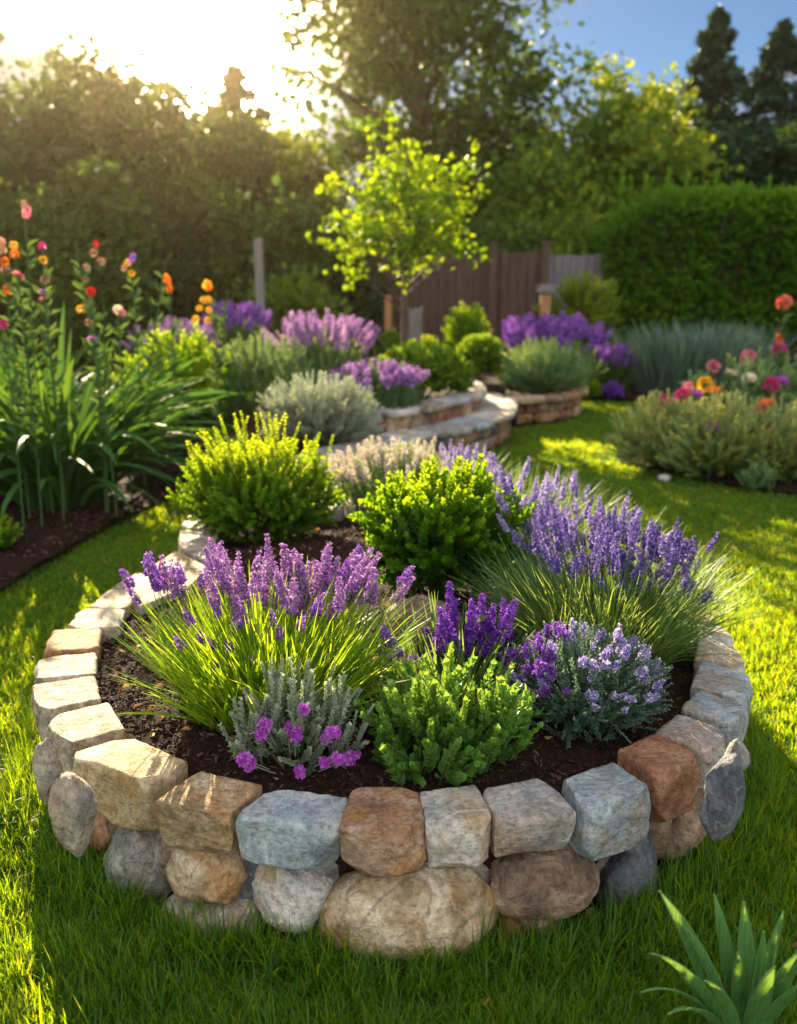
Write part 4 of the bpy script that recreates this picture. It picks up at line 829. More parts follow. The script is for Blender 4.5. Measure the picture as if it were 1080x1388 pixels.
TALL = [
 ('pink bud on the tallest bare stem at the left', (34, 297), 5.9, 0, [(0, 0, 'bud', 'pink', 1.0), (.05, .01, 'bud', 'peach', .7)]),
 ('stem of yellow green whorls topped by a hot pink head, by the tallest bud', (57, 334), 5.9, 0, [(0, 0, 'pompon', 'hot', .8), (-.08, 0, 'pompon', 'yellow', .8), (-.19, .01, 'pompon', 'peach', .9), (-.31, -.01, 'daisy', 'pink', 1.1)]),
 ('stem with faded peach seed heads and one red tip', (102, 331), 5.8, .12, [(0, 0, 'pompon', 'red', .65), (-.05, -.01, 'pompon', 'peach', .8), (-.1, .03, 'pompon', 'peach', .8), (-.13, -.06, 'pompon', 'peach', .7), (-.2, -.07, 'pompon', 'peach', .6)]),
 ('bright scarlet head on a leafy yellow green stem', (123, 396), 5.9, 0, [(0, 0, 'pompon', 'red', .95), (-.1, -.06, 'pompon', 'yellow', .9), (-.18, -.02, 'pompon', 'peach', .8)]),
 ('ruffled pink daisy at mid height near the left edge', (24, 375), 5.6, 0, [(0, 0, 'daisy', 'pink', 1.4), (.08, -.06, 'pompon', 'orange', .9)]),
 ('brown orange seed spike cut by the left edge', (4, 345), 5.8, 0, [(0, 0, 'bud', 'peach', 1.2), (-.1, 0, 'pompon', 'peach', 1.1), (-.2, .02, 'pompon', 'orange', 1.0)]),
 ('orange head with yellow leaves just right of the seed spike', (20, 345), 6.1, 0, [(0, 0, 'pompon', 'orange', .9), (.05, .0, 'pompon', 'yellow', .9)]),
 ('pink lilac daisy low among the flower stems', (58, 398), 5.7, 0, [(0, 0, 'daisy', 'pinkmauve', 1.2)]),
 ('purple tipped yellow spike by itself before the dark trees', (177, 358), 6.6, 0, [(0, 0, 'bud', 'violet', .9), (-.06, 0, 'pompon', 'yellow', .8)]),
 ('slanting stem with a bright yellow head', (224, 356), 6.7, -.25, [(0, 0, 'pompon', 'yellow', .8), (-.06, -.03, 'bud', 'peach', .7)]),
 ('orange bud on an upright stem right of the slanting yellow head', (229, 386), 6.8, 0, [(0, 0, 'bud', 'orange', 1.0), (-.03, 0, 'pompon', 'orange', .9)]),
 ('cream and pink round head above the leafy shrub', (160, 420), 6.3, 0, [(0, 0, 'pompon', 'cream', 1.0), (-.02, .03, 'pompon', 'pink', .8)]),
 ('dry bent stem without petals beside the scarlet head', (140, 412), 6.0, -.08, [(0, 0, 'bud', 'peach', .5)]),
 ('hot pink head low at the left edge', (4, 440), 5.5, 0, [(0, 0, 'pompon', 'hot', .9)]),
 ('lilac pink head leaning low above the strap leaves', (125, 462), 5.9, 0, [(0, 0, 'daisy', 'pinkmauve', 1.3)]),
 ('pair of yellow flowered spikes before the dark trees, topmost of the yellow ones', (308, 395), 7.0, -.15, [(0, 0, 'bud', 'yellow', 1.0), (-.06, -.02, 'pompon', 'yellow', .8), (-.12, -.05, 'pompon', 'yellow', .8), (-.19, -.08, 'pompon', 'yellow', .8)]),
 ('yellow flowered spike standing left of its slanting twin', (292, 395), 7.0, -.04, [(0, 0, 'bud', 'orange', .9), (-.06, -.01, 'pompon', 'yellow', .9), (-.13, -.01, 'pompon', 'yellow', .8), (-.2, -.02, 'pompon', 'yellow', .8)]),
]
for lab, (x, y), Yd, gx, hd in TALL: flower_stem(lab, at(x, y, Yd), .03, hd, .029, (U(-1, 1), 0), 34, .007, gx=gx)
# leafy shrub in the left border and the soft mounds
ls = [shoot_t(22, .34, .085, .18, .8, 200 + k, .012, .7) for k in range(5)]
bush('leafy_shrub', 'bright green leafy shrub in the left border, right of the strap leaves', 'shrub', px(238, 615, .03) + [0, .3, 0], (.56, .5, .55), ls, 330, [M['box'], M['stem']], up=.55, lo=-.3, zc=.42, jag=.16, tint=(.1, .75))
fine = [shoot_t(28, .26, .05, .12, .55, 220 + k, .01, .7) for k in range(4)]
needle = [shoot_t(40, .3, .05, .07, .5, 230 + k, .008, .7) for k in range(4)]
bush('border_bush', 'low leafy green bush at the bottom of the left mulch, by the left edge', 'shrub', px(-8, 745, .03), (.14, .14, .14), bs, 90, [M['box'], M['stem']], up=.4, lo=-.2, zc=.06, wood=0)
def flowered(name, label, cat, loc, ext, temps, n, mat, key, ns_, top=.5, sp=(.8, 1.2), zc=None, ln=1.0, up=.6, spread=.9, group=None, **kw):
    r0 = bush(name, label, cat, loc, ext, temps, n, [M[mat], M['stem']], group, zc=zc, up=up, wood=6, lo=-.3, **kw); c = ext[2] if zc is None else zc
    for k in range(ns_):
        a = U(0, 6.28); q = math.sqrt(U(0, 1)) * spread; z = c + ext[2] * math.sqrt(max(0, 1 - q * q)) * top
        put_spike(key, r0, (math.cos(a) * q * ext[0], math.sin(a) * q * ext[1], z), (math.cos(a) * q * .6, math.sin(a) * q * .6, 1), np.array([1, ln]) * U(*sp))
    return r0
spikes('bgmauve', [M['pinkmauve'], M['sage']], 4, L_=.42, fl=.24, whorls=9, per=6, rad=.028, fs=.035, stem=.004, bend=.04)
spikes('bgfluff', [M['fluff'], M['sage']], 4, L_=.42, fl=.24, whorls=9, per=5, rad=.016, fs=.026, stem=.003, bend=.04)
spikes('bgviolet', [M['violet'], M['sage']], 4, L_=.2, fl=.1, whorls=5, per=5, rad=.018, fs=.027, stem=.004, bend=.03)
spikes('bgmag', [M['mauve'], M['sage']], 4, L_=.14, fl=.07, whorls=4, per=5, rad=.020, fs=.026, stem=.004, bend=.03)
bush('silver_mound', 'rounded silver grey mound on the lower terrace behind the golden shrub', 'shrub', px(430, 612, .22) + [0, .26, 0], (.46, .38, .34), needle, 420, [M['grey'], M['stem']], up=.35, lo=-.3, zc=.2, jag=.06, tint=(.3, .9), wood=4)
flowered('purple_mound', 'rounded grey green mound capped with purple flowers, right of the silver mound', 'flowering plant', px(510, 588, .22) + [0, .3, 0], (.38, .35, .3), fine, 260, 'sage', 'bgmag', 90, .55, zc=.24, tint=(.1, .6))
bush('clipped_box', 'large dark green clipped dome on the upper terrace', 'shrub', px(575, 546, .38) + [0, .48, 0], (.47, .42, .30), bs, 1100, [M['boxdk'], M['stem']], up=.25, lo=-.4, zc=.18, jag=.06, size=(1.1, 1.5), tint=(.15, .9), wood=4)
bush('clipped_ball', 'small clipped green ball beyond the end of the upper terrace wall', 'shrub', px(652, 510, .38) + [0, .2, -.1], (.27, .27, .27), bs, 420, [M['boxdk'], M['stem']], up=.2, lo=-.6, zc=.27, jag=.05, size=(1.1, 1.5), tint=(.15, .8), wood=4)
flowered('lavender_clump', 'tall fluffy lavender clump with pink mauve spires behind the purple mound', 'lavender', at(434, 510, 9.0) * [1, 1, 0] + [0, 0, .2], (.48, .4, .42), fine, 300, 'sage', 'bgfluff', 95, .65, (.75, 1.1), .36, .72, group='lavender in the back borders')
bush('grey_green_mound', 'soft grey green mound left of the fluffy lavender clump', 'shrub', at(355, 560, 8.3) * [1, 1, 0] + [0, 0, .1], (.5, .42, .42), fine, 360, [M['sage'], M['stem']], up=.55, lo=-.3, zc=.42, jag=.12, tint=(.1, .7), wood=6)
flowered('lavender_clump', 'faint mauve lavender clump far back in the left border before the dark trees', 'lavender', at(235, 500, 10.2) * [1, 1, 0], (.5, .4, .4), fine, 240, 'sage', 'bgfluff', 60, .7, (.7, 1.0), .5, .6, group='lavender in the back borders')
flowered('lavender_clump', 'deep violet lavender clump beside the grey post', 'lavender', at(322, 470, 11.2) * [1, 1, 0], (.35, .35, .35), fine, 200, 'lavleaf', 'bgviolet', 50, .8, (1, 1.4), .6, group='lavender in the back borders')
bush('pale_mound', 'pale grey green mound filling the right planter', 'shrub', at(738, 538, 10.1) * [1, 1, 0] + [0, 0, .2], (.46, .4, .34), needle, 420, [M['sage'], M['stem']], up=.4, lo=-.3, zc=.22, jag=.06, tint=(.3, 1.0), wood=4)
flowered('lavender_clump', 'blue violet lavender rising behind the pale mound of the right planter', 'lavender', at(742, 520, 10.9) * [1, 1, 0], (.6, .35, .35), fine, 240, 'lavleaf', 'bgviolet', 62, .8, (1.1, 1.7), .42, group='lavender in the back borders')
flowered('purple_cushion', 'purple flowered cushion between the right planter and the blue green grass', 'flowering plant', at(824, 545, 11.3) * [1, 1, 0] + [0, .2, 0], (.34, .32, .28), fine, 200, 'lavleaf', 'bgviolet', 95, .7, (.7, 1), .25, tint=(0, .4))
bush('lime_ball', 'tiny lime green ball at the right end of the planter wall', 'shrub', px(803, 545, .0) + [0, .1, 0], (.13, .13, .13), bs, 120, [M['gold'], M['stem']], up=.2, lo=-.6, zc=.12, jag=.04, wood=0)
bush('maroon_bush', 'small dark maroon bush right of the tiny lime ball', 'shrub', px(832, 546, .0) + [0, .15, 0], (.14, .13, .12), bs, 110, [M['deep'], M['stem']], up=.2, lo=-.5, zc=.1, jag=.08, wood=0)
bg_ = thing('blue_grass', 'wide clump of blue green grasses in front of the clipped hedge', 'grass plant', at(940, 545, 11.6) * [1, 1, 0] + [0, 0, .03])
mb = blades_mb(1500, .75, (.5, .95), (.05, .5), (.1, .7), .011, 5, 0, (.1, .95), .5); mb.build('leaves', [M['blue']], bg_)
bush('round_bush', 'small round bright green bush in front of the brown fence', 'shrub', at(632, 455, 13.0) * [1, 1, 0], (.3, .3, .42), ls, 160, [M['box'], M['stem']], up=.4, lo=-.5, zc=.55, jag=.12)
bush('clipped_cube', 'small clipped green block beside the young tree trunk', 'shrub', at(530, 470, 12.0) * [1, 1, 0], (.2, .2, .3), bs, 330, [M['boxdk'], M['stem']], up=.2, lo=-.9, zc=.45, jag=.04, size=(1.2, 1.7), wood=0)
bush('yellow_bush', 'small yellow green bush at the foot of the young tree', 'shrub', at(580, 470, 11.6) * [1, 1, 0], (.13, .13, .2), bs, 120, [M['gold'], M['stem']], up=.3, lo=-.5, zc=.5, jag=.12, size=(1.2, 1.7), wood=0)
bush('leafy_bush', 'yellow and brown leafed bush between the orange post and the hedge', 'shrub', at(785, 470, 14.5) * [1, 1, 0], (.55, .4, .75), ls, 260, [M['sunny'], M['twig']], up=.4, lo=-.5, zc=.7, jag=.25, tint=(.3, 1))
# right flower bed
grs = [shoot_t(44, .38, .06, .06, .35, 250 + k, .008, .8) for k in range(4)]
for x, y, ex_, lab in [(915, 645, (.46, .36, .40), 'pale feathery grass mound at the tip of the right flower bed'), (1000, 658, (.5, .36, .42), 'wide pale green feathery mound along the front of the right flower bed'), (1090, 662, (.42, .4, .40), 'feathery mound cut by the right edge of the picture')]:
    bush('feathery_mound', lab, 'plant', px(x, y, .02) + [0, .3, 0], ex_, grs, 380, [M['feather'], M['stem']], 'feathery mounds of the right flower bed', up=.35, lo=-.2, zc=.14, jag=.12, tint=(.35, 1.0), wood=0)
bush('sage_tuft', 'little grey green tuft with pinkish tips at the front edge of the right flower bed', 'plant', px(1028, 668, .02) + [0, .05, 0], (.13, .12, .14), gl, 70, [M['sage'], M['stem']], up=.6, lo=-.2, zc=.06, wood=0)
RF = [('coral pink head on the tallest stem at the right edge', (1063, 411), 7.6, 'pompon', 'coral', 1.2), ('small coral bud below the tallest coral head', (1058, 468), 7.6, 'bud', 'coral', .7),
 ('rosy pink round head on the left of the upper row', (967, 497), 8.0, 'pompon', 'pink', 1.1), ('pale pink head at the top of the flower bed', (1014, 484), 8.1, 'pompon', 'pink', 1.2), ('magenta and coral head below the tall stem', (1056, 474), 7.9, 'pompon', 'hot', 1.1),
 ('creamy white head in the middle of the bed', (990, 508), 7.8, 'daisy', 'cream', 1.3), ('white head right of the creamy one', (1015, 515), 7.7, 'daisy', 'cream', 1.4), ('cream head behind the white ones', (1008, 499), 8.2, 'daisy', 'cream', 1.2),
 ('yellow green head between the pink and orange ones', (956, 522), 7.6, 'pompon', 'yellow', 1.3), ('vivid orange head low on the left side', (968, 532), 7.4, 'daisy', 'orange', 1.3), ('pink head at the left end of the row', (897, 542), 7.4, 'pompon', 'hot', .9),
 ('magenta head second from the left end', (912, 546), 7.3, 'pompon', 'hot', .8), ('deep pink head above the pale mound', (924, 536), 7.5, 'pompon', 'hot', 1.0), ('rose pink head above the pale mound tip', (932, 526), 7.6, 'pompon', 'pink', 1.0), ('violet pink head above the mound', (945, 537), 7.4, 'daisy', 'magenta', 1.1),
 ('lone magenta head among the feathery grass', (965, 579), 6.9, 'pompon', 'magenta', .9), ('orange head on the right side of the bed', (1040, 550), 7.2, 'daisy', 'orange', 1.5), ('coral red head beside the right orange one', (1032, 556), 7.1, 'pompon', 'coral', 1.1), ('crimson head at the right edge', (1045, 522), 7.4, 'pompon', 'hot', 1.2),
 ('orange head low near the right edge', (1043, 587), 6.9, 'daisy', 'orange', 1.2), ('pink flower touching the right edge', (1074, 568), 7.0, 'daisy', 'coral', 1.4), ('purple head behind the crimson one', (1058, 518), 7.6, 'daisy', 'magenta', 1.3), ('apricot head in the haze of stems', (1000, 545), 7.3, 'daisy', 'peach', 1.3)]
for lab, (x, y), Yd, kind, colr, s in RF: flower_stem(lab, at(x, y, Yd), .03, [(0, 0, kind, colr, s)], .05, (U(-1, 1), 0), 10, .007, 'flowers of the right flower bed')
bush('flower_bed_foliage', 'mixed green and pink tinged foliage under the flowers of the right bed', 'plant', at(1050, 590, 7.9) * [1, 1, 0], (.75, .5, .4), ls, 240, [M['sage'], M['stem']], up=.6, lo=-.2, zc=.4, jag=.2, wood=0)
tag(mesh_from('white_pebble', rock_shape((.05, .04, .03), 77, 4, 6, .8)[0] + px(900, 648, .03), ICO[4][1], [ST['pale']], px(900, 648, 0)), 'small white stone on the lawn edge in front of the right flower bed', 'stone')

# broad lily leaves at the bottom right
root = thing('broad_leaf_plant', 'broad pointed green leaves with pale edges rising from the bottom right corner', 'plant', px(1015, 1425, 0))
rl = np.array(root.location)
for tx, ty, Yd, wd, bow in [(893, 1207, 1.70, .021, .02), (968, 1212, 1.74, .016, .0), (1008, 1222, 1.68, .021, -.01), (1062, 1235, 1.68, .02, -.02), (880, 1292, 1.58, .018, .05), (868, 1345, 1.54, .009, .06), (1110, 1250, 1.6, .022, -.05), (1050, 1310, 1.52, .02, -.02), (955, 1330, 1.5, .015, .03), (925, 1255, 1.66, .011, .03), (1085, 1290, 1.56, .02, .0), (1000, 1290, 1.6, .014, .0), (1120, 1320, 1.5, .022, 0), (905, 1375, 1.5, .012, .04), (1035, 1262, 1.62, .012, .01)]:
    tip = at(tx, ty, Yd) - rl; base = np.array([np.clip(tip[0] * .12, -.05, .05), U(-.03, .04), -.02]); t = np.linspace(0, 1, 14)[:, None]; md = base * .5 + tip * .5 + [0, 0, .05 + bow]
    P_ = ((1 - t) ** 2 * base + 2 * t * (1 - t) * md + t * t * tip)[None]; pr = np.interp(t[:, 0], [0, .2, .5, .8, 1], [.75, .95, 1, .55, .02]) * wd; m = MB()
    sd = unit(np.array([[-(tip - base)[1] * .2 + .0 + 1.0, .25 * np.sign(tip[0]), .0]])); ribbons(m, P_, pr[None], sd, 0, np.array([.5]), .55)
    o = m.build('leaf', [M['lily'], M['lilyedge']], root, smooth=True)
    e = MB(); d_ = unit(np.gradient(P_[0], axis=0)); nn = unit(np.cross(d_, np.broadcast_to(sd, P_[0].shape)))
    for sg in (-1, 1): tube(e, P_[0] + sd * sg * pr[:, None] + nn * (pr * .55)[:, None], .0014, 4)
    e.build('leaf_edge', [M['lilyedge']], o, smooth=True)

# ================================================================== FENCES AND POSTS
def box(mb, c, s, rot=0.0):
    x, y, z = np.asarray(s) / 2; v = np.array([[-x,-y,-z],[x,-y,-z],[x,y,-z],[-x,y,-z],[-x,-y,z],[x,-y,z],[x,y,z],[-x,y,z]]); cr_, sr_ = math.cos(rot), math.sin(rot)
    v = np.stack([v[:, 0] * cr_ - v[:, 1] * sr_, v[:, 0] * sr_ + v[:, 1] * cr_, v[:, 2]], 1) + np.asarray(c)
    mb.raw(v, [(0,3,2,1),(4,5,6,7),(0,1,5,4),(1,2,6,5),(2,3,7,6),(3,0,4,7)])
def fence(name, label, a, b, h, mat, dip=0.0, post_h=None, posts=(0, .5, 1)):
    a, b = np.array(a), np.array(b); root = thing(name, label, 'fence', (a[0], a[1], 0)); d = b - a; ln = np.linalg.norm(d); rot = math.atan2(d[1], d[0]); n = int(ln / .15); m = MB()
    for k in range(n):
        q = (k + .5) / n; hh = h - dip * (4 * q * (1 - q)) + U(-.01, .01); box(m, np.append(d * q, hh / 2) + [0, 0, .03], (ln / n - .012, .022, hh), rot)
    m.build('boards', [M[mat]], root); m = MB()
    for z in (.3, h * .75): box(m, np.append(d * .5 + np.array([-d[1], d[0]]) / ln * .035, z), (ln, .04, .08), rot)
    m.build('rails', [M[mat]], root)
    for q in posts:
        m = MB(); H = (post_h or h + .06); box(m, np.append(d * q - np.array([-d[1], d[0]]) / ln * .06, H / 2), (.13, .1, H), rot); box(m, np.append(d * q - np.array([-d[1], d[0]]) / ln * .06, H + .015), (.16, .13, .03), rot); m.build('post', [M['greypost' if mat != 'fence' else 'fence']], root)
fence('board_fence', 'tall brown vertical board fence behind the young tree', (-1.0, 17.6), (2.55, 17.2), 1.72, 'fence', .08, 1.85, (0, .33, .75, 1))
fence('board_fence', 'shorter grey board fence joining the brown one beside the hedge', (2.6, 17.6), (4.6, 17.8), 1.62, 'fencegrey', 0, 1.66, (0, .5, 1))
def post(name, label, x, ytop, Yd, w, mat, cap=None, lean=0):
    tip = at(x, ytop, Yd); root = thing(name, label, 'post', (tip[0], Yd, 0)); m = MB(); v = w / 2; z = tip[2]
    V = np.array([[-v,-v,-.05],[v,-v,-.05],[v,v,-.05],[-v,v,-.05],[-v+lean,-v,z],[v+lean,-v,z],[v+lean,v,z],[-v+lean,v,z],[lean,0,z+w*.25]])
    m.raw(V, [(0,3,2,1),(0,1,5,4),(1,2,6,5),(2,3,7,6),(3,0,4,7),(4,5,8),(5,6,8),(6,7,8),(7,4,8)]); m.build('shaft', [M[mat]], root)
    if cap: m = MB(); box(m, (0, 0, z + .07), (w * 1.7, w * 1.7, .1)); m.build('cap', [M[cap]], root)
post('garden_post', 'slim grey post standing before the dark trees on the left', 350, 326, 14, .11, 'greypost')
post('garden_post', 'orange brown post with grey block on top beside the brown fence', 739, 398, 14, .13, 'newpost', 'fencegrey')
post('wood_stake', 'short brown stake just left of the young tree trunk', 526, 402, 12.6, .09, 'newpost')
# pale picket board
tip = at(563, 415, 12.8); root = thing('picket_board', 'short pale grey picket board just right of the young tree trunk', 'board', (tip[0], 12.8, 0)); m = MB(); w = .09; h = tip[2]
m.raw([[-w,0,-.05],[w,0,-.05],[w,0,h],[w*.5,0,h-.06],[0,0,h-.02],[-w*.5,0,h-.06],[-w,0,h],[-w,.03,-.05],[w,.03,-.05],[w,.03,h],[w*.5,.03,h-.06],[0,.03,h-.02],[-w*.5,.03,h-.06],[-w,.03,h]],
      [(0,1,2,3,4,5,6),(13,12,11,10,9,8,7)] + [(i, 7 + i, 7 + (i + 1) % 7, (i + 1) % 7) for i in range(7)]); m.build('board', [M['greypost']], root)

# ================================================================== TREES
CL = [(np.array(v), f, t, ti) for v, f, t, ti in [leaf_t(.32, .18, .15), leaf_t(.42, .1, .1), leaf_t(.26, .25, .2)]]
def tree(name, label, base, H, ext, zc, nclump, per, lf, mat, clump=.35, trunk=.12, limbs=9, group=None, shell=.5, droop=0.0, trunkmat='barkwood', cone=False, up=0.2, seed=None, lean=0.0, tint=(.1, .8), bottom=-1.0):
    """tapered trunk, limbs to the clumps, leaf faces scattered round each clump"""
    root = thing(name, label, 'tree', base, group); ext = np.asarray(ext, float)
    n = nclump
    if cone:
        h = U(0, 1, n) ** 1.12; a = U(0, 6.28, n); rr = (1 - h) ** .8 * np.sqrt(U(.12, 1, n)) * U(.55, 1.35, n) * (1 + .08 * np.sin(h * 26)); C = np.stack([np.cos(a) * rr * ext[0], np.sin(a) * rr * ext[1], zc - ext[2] + h * 2 * ext[2]], 1)
    else:
        d = randdir(n * 2); d = d[d[:, 2] > bottom][:n]; n = len(d); k = U(shell, 1, n) * (1 + .22 * fbm(d * 2.1 + U(0, 40), 3)); C = d * k[:, None] * ext + [0, 0, zc]
    C[:, 0] += lean * C[:, 2]
    m = MB(); t = np.linspace(0, 1, 10)[:, None]; wob = np.concatenate([lean * t * H + .03 * H * np.sin(t * 4 + U(0, 6)) * t * .5, .02 * H * np.sin(t * 5 + U(0, 6)) * t * .5, t * H * .92], 1); wob[0, 2] = -.1
    tube(m, wob, trunk * np.interp(t[:, 0], [0, .06, .5, 1], [1.35, 1, .6, .12]), 9); m.build('trunk', [M[trunkmat]], root, smooth=True)
    b = MB()
    for i in rng.choice(n, min(limbs, n), replace=False):
        e = C[i]; q = np.clip((e[2] - .25 * np.linalg.norm(e[:2]) - .1 * H) / (H * .92), .12, .9); s = np.array([np.interp(q, t[:, 0], wob[:, k]) for k in range(3)]); md = (s + e) / 2 + [0, 0, .12 * np.linalg.norm(e - s)]
        u = np.linspace(0, 1, 7)[:, None]; cv = (1 - u) ** 2 * s + 2 * u * (1 - u) * md + u * u * e; r_ = trunk * .42 * (1 - .6 * q); tube(b, cv, np.linspace(r_, r_ * .15, 7), 5)
        for _ in range(3):
            f0 = U(.4, .9); s2 = cv[int(f0 * 6)]; e2 = C[np.argsort(np.linalg.norm(C - s2, axis=1))[rng.integers(1, 6)]]; u2 = np.linspace(0, 1, 4)[:, None]; tube(b, s2 * (1 - u2) + e2 * u2 + [0, 0, .03] * np.sin(u2 * 3), np.linspace(r_ * .35, r_ * .1, 4), 4)
    b.build('limbs', [M[trunkmat]], root, smooth=True)
    cs = U(.6, 1.3, n) * clump
    if cone: cs = cs * (.22 + 1.1 * (1 - h))
    P_ = np.repeat(C, per, 0); g_ = rng.normal(size=(n * per, 3)) * np.repeat(cs, per)[:, None] * [.55, .55, .4]; P_ = P_ + g_
    if droop: P_[:, 2] -= droop * np.abs(g_[:, 0] + g_[:, 1]) + U(0, droop, n * per)
    dr = unit(randdir(n * per) + g_ * .8 / clump + [0, 0, up - droop * 1.5]); tn = np.clip(np.repeat(U(tint[0], tint[1], n), per) + rng.normal(size=n * per) * .12, 0, 1); m = MB(); wh = rng.integers(0, 3, n * per); fr = frames(dr) * (lf * U(.6, 1.3, n * per))[:, None, None]
    for k in range(3): s = wh == k; m.inst(CL[k], fr[s], P_[s], tn[s])
    m.build('crown', [M[mat]], root)
    return root
def gx(x, Y): return at(x, 350, Y)[0]
# young tree
p = at(548, 470, 11.0) * [1, 1, 0] + [0, 0, .3]
yt = tree('young_tree', 'slender young tree with loose bright yellow green leaves behind the terrace', p, 2.75, (.82, .75, .98), 1.70, 84, 27, .078, 'young', .15, .042, 60, None, .35, 0, 'barkwood', tint=(.2, .9), bottom=-.65)
m = MB(); lead = MB()
for tx, ty, bx, by in [(528, 140, 540, 300), (500, 178, 530, 300), (645, 200, 580, 330), (655, 258, 590, 330), (415, 325, 520, 350), (450, 292, 520, 330), (490, 225, 530, 320), (590, 210, 565, 320)]:
    e = at(tx, ty, 11) - p; s = at(bx, by, 11) - p; u = np.linspace(0, 1, 5)[:, None]; cv = s * (1 - u) + e * u; tube(lead, cv, np.linspace(.012, .003, 5), 4)
    n = 34; q = U(.15, 1.0, n)[:, None]; m.inst(leaf_t(.42, .12, .1), frames(randdir(n) + [0, 0, .2]) * U(.06, .1, n)[:, None, None], s * (1 - q) + e * q + rng.normal(size=(n, 3)) * .035, U(.4, 1, n))
m.build('leading_leaves', [M['young']], yt); lead.build('leading_shoots', [M['barkwood']], yt)
tree('tall_tree', 'tall broad dark tree behind the young tree, its top cut by the picture edge', (gx(565, 24), 24, 0), 11.5, (3.3, 3.0, 5.2), 5.8, 270, 58, .20, 'mid', .55, .3, 46, None, .35, .25, tint=(0, .6), bottom=-.9)
LG = 'trees along the left boundary'
for x, Y, top, wd, mat, lab, cone in [(-40, 19, 62, 130, 'dark', 'dark round tree at the left edge of the garden', 0), (75, 21, 66, 110, 'mid', 'olive bushy tree second in the left row', 0), (165, 22, 48, 95, 'dark', 'dark tree with twiggy top under the pale cloud', 0),
        (235, 21, 96, 100, 'mid', 'low broad tree right under the sun glow', 0), (318, 23, 92, 125, 'conifer', 'narrow conifer standing in the sun glow', 1), (375, 24, 150, 100, 'sunny', 'yellow lit tree between the narrow conifer and the tall tree', 0)]:
    c = at(x, top, Y); H = c[2]; r_ = wd / F * Y
    tree('boundary_tree', lab, (c[0], Y, 0), H, (r_, r_ * .9, H * .47), H * .52, 120 if not cone else 210, 60, .17 if not cone else .15, mat, .44 if not cone else .26, .16, 26, LG, .35, 0, cone=bool(cone), tint=(0, .7), bottom=-1)
c = at(118, 205, 15); tree('weeping_conifer', 'weeping green conifer with hanging sprays on the left', (c[0], 15, 0), c[2], (.72, .7, c[2] * .5), c[2] * .5, 240, 50, .15, 'mid', .24, .09, 12, None, .55, .35, tint=(.1, .6))
for x, Y, top, wd, mat, lab in [(30, 15.5, 255, 70, 'mid', 'dark shrub filling the left edge below the trees'), (215, 16.5, 285, 70, 'dark', 'dark shrub right of the weeping conifer'), (290, 17, 290, 60, 'mid', 'green shrub under the sun glow'), (385, 17, 280, 55, 'mid', 'green shrub right of the grey post'), (455, 17.5, 300, 60, 'dark', 'dark shrub left of the young tree crown'), (395, 15, 385, 30, 'sunny', 'small yellow shrub beside the grey post')]:
    c = at(x, top, Y); H = c[2]; r_ = wd / F * Y
    tree('boundary_shrub', lab, (c[0], Y, 0), H, (r_, r_ * .8, H * .5), H * .52, 130, 50, .15, mat, .34, .06, 10, 'shrubs under the left trees', .4, 0, tint=(0, .7))
# right side
c = at(820, 78, 22); tree('airy_tree', 'airy yellow green tree with pale trunk above the hedge', (gx(838, 22), 22, 0), c[2], (1.9, 1.7, 2.2), c[2] - 2.4, 150, 46, .17, 'sunny', .42, .11, 36, None, .3, 0, 'newpost', tint=(.1, 1.0))
RG = 'trees along the right boundary'
c = at(650, 120, 25.5); tree('broad_tree', 'dense rounded dark tree filling in under the right side of the tall tree', (c[0], 25.5, 0), c[2], (1.8, 1.6, c[2] * .46), c[2] * .52, 150, 60, .19, 'mid', .5, .18, 20, None, .3, .1, tint=(0, .6))
for x, Y, top, wd, mat, lab, cone in [(742, 21, 215, 75, 'sunny', 'low yellow green tree at the right of the tall tree', 0), (905, 27, 105, 90, 'mid', 'olive tree behind the airy tree', 0), (975, 27, 5, 120, 'conifer', 'tall dark conifer touching the top at the right', 1), (1065, 26, 25, 125, 'conifer', 'dark conifer at the right edge', 1), (1020, 24, 170, 80, 'conifer', 'dark blue green tree low between the two conifers', 0), (930, 23, 185, 75, 'dark', 'dark round tree behind the hedge top', 0), (1120, 23, 150, 90, 'dark', 'dark tree beyond the right edge', 0)]:
    c = at(x, top, Y); H = c[2]; r_ = wd / F * Y
    tree('boundary_tree', lab, (c[0], Y, 0), H, (r_, r_ * .9, H * .46), H * .52, 150 if not cone else 190, 60, .19 if not cone else .18, mat, .5 if not cone else .36, .16, 16, RG, .45, 0, cone=bool(cone), tint=(0, .8 if mat != 'dark' else .5))
for x, Y, top, wd, mat, lab in [(690, 18.6, 318, 50, 'mid', 'green shrub looking over the brown fence'), (760, 19, 290, 60, 'sunny', 'yellow tinged shrub behind the grey fence'), (615, 19.5, 300, 55, 'dark', 'dark shrub behind the brown fence, below the tall tree')]:
    c = at(x, top, Y); H = c[2]; r_ = wd / F * Y
    tree('fence_shrub', lab, (c[0], Y, 0), H, (r_, r_ * .8, H * .45), H * .55, 110, 50, .15, mat, .34, .06, 10, 'shrubs behind the fences', .4, 0, tint=(.1, .9))
# far woods closing the view low down
m = MB(); n = 26000; x = U(-26, 26, n); y = U(30, 36, n); hh = 3.4 + 1.1 * vnoise(np.stack([x * .35, x * 0, x * 0], 1), 3) + .5 * vnoise(np.stack([x * 1.1, x * 0, x * 0], 1), 4); z = U(0, 1, n) * hh
m.inst(leaf_t(.4, .15, .1), frames(randdir(n)) * U(.3, .6, n)[:, None, None], np.stack([x, y, z], 1), U(0, .6, n)); struct(m.build('far_woods', [M['dark']]), 'stuff')
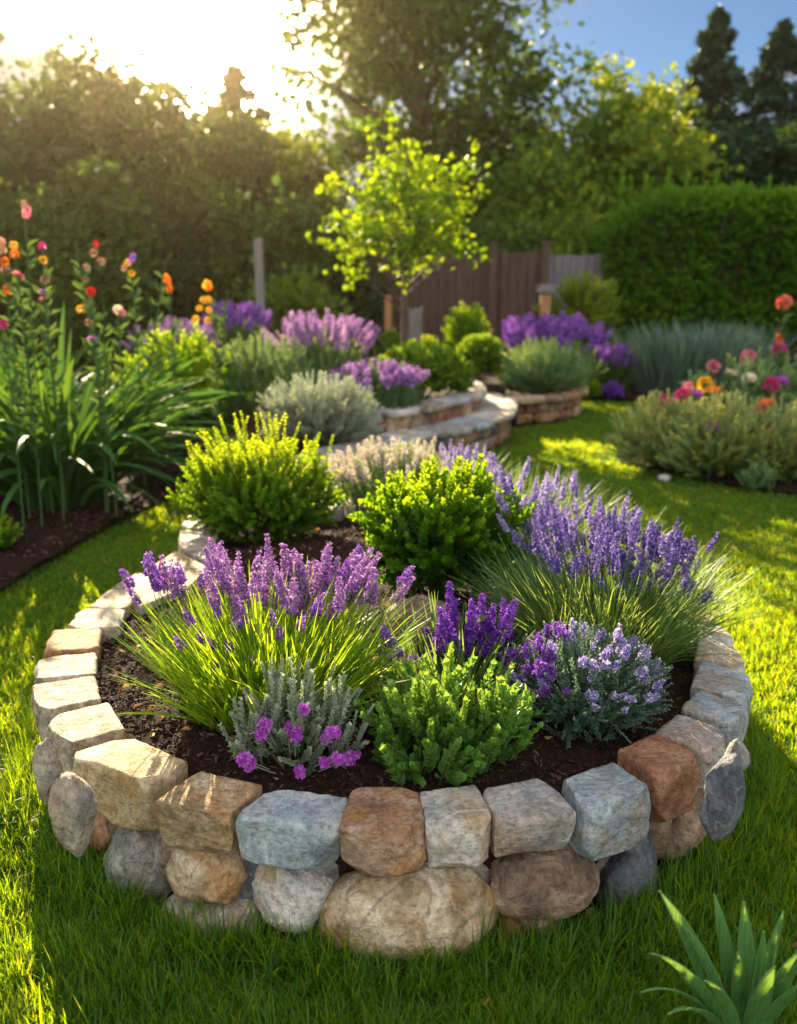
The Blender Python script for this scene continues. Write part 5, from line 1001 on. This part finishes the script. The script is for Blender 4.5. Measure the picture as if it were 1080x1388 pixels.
# hedge
def hedge():
    a, b = gx(828, 17.5), 11.0; Y0, Y1, H = 17.2, 18.8, 2.55; root = thing('clipped_hedge', 'long clipped dense green hedge with sunlit top on the right', 'hedge', (a, Y0, 0)); T = [shoot_t(20, .26, .075, .22, .8, 300 + k, .012, .8) for k in range(4)]
    n = 7000; f = U(0, 1, n); P_ = np.zeros((n, 3)); d = np.zeros((n, 3)); L_ = b - a
    s = f < .58; P_[s] = np.stack([U(0, L_, s.sum()), np.zeros(s.sum()), U(0, H, s.sum())], 1); d[s] = [0, -1, .5]
    s2 = (f >= .58) & (f < .85); P_[s2] = np.stack([U(0, L_, s2.sum()), U(0, Y1 - Y0, s2.sum()), np.full(s2.sum(), H)], 1); d[s2] = [0, -.1, 1]
    s3 = f >= .85; P_[s3] = np.stack([np.zeros(s3.sum()), U(0, Y1 - Y0, s3.sum()), U(0, H, s3.sum())], 1); d[s3] = [-1, 0, .5]
    ed = np.clip(1 - P_[:, 0] / 1.2, 0, 1); P_[:, 2] *= 1 - .22 * ed ** 2
    nz_ = fbm(P_ * 1.5, 3, 3); P_ += unit(d) * (nz_ * .13)[:, None] - unit(d) * .12; P_ += rng.normal(size=(n, 3)) * .03; d = unit(unit(d) + rng.normal(size=(n, 3)) * .35)
    m = MB(); w = rng.integers(0, 4, n); tn = np.clip(.3 + .25 * nz_ + .45 * np.clip(P_[:, 2] / H - .72, 0, .28) / .28 + rng.normal(size=n) * .12, 0, 1)  # leaf tint raised near the hedge top: sunlit top put into the colour
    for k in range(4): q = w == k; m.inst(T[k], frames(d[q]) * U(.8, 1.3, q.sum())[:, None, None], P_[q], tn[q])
    for x in U(0, L_, 26):
        pp = np.array([[x, U(.1, 1.2), H]]); m.inst(T[0], frames(np.array([[U(-.2, .2), 0, 1.]])) * U(1.2, 2.0), pp, np.array([.8]))
    m.build('foliage', [M['hedge'], M['twig']], root); m = MB(); box(m, (L_ / 2 + .12, (Y1 - Y0) / 2, H / 2 - .12), (L_ - .35, Y1 - Y0 - .35, H - .4)); m.build('inner_growth', [M['twig']], root)
hedge()

# ================================================================== HAZE
hb = MB(); box(hb, (0, 12, 5.55), (86, 54, 13.3)); me = hb.mesh('haze', [])
hm = bpy.data.materials.new('haze air'); hm.use_nodes = True; n = hm.node_tree.nodes; n.clear(); o = n.new('ShaderNodeOutputMaterial'); v = n.new('ShaderNodeVolumePrincipled')
v.inputs['Color'].default_value = (1, 0.80, 0.56, 1); v.inputs['Density'].default_value = 0.0007; v.inputs['Anisotropy'].default_value = 0.935
hm.node_tree.links.new(v.outputs[0], o.inputs['Volume']); me.materials.append(hm); hz = link('haze', me); hz['kind'] = 'stuff'
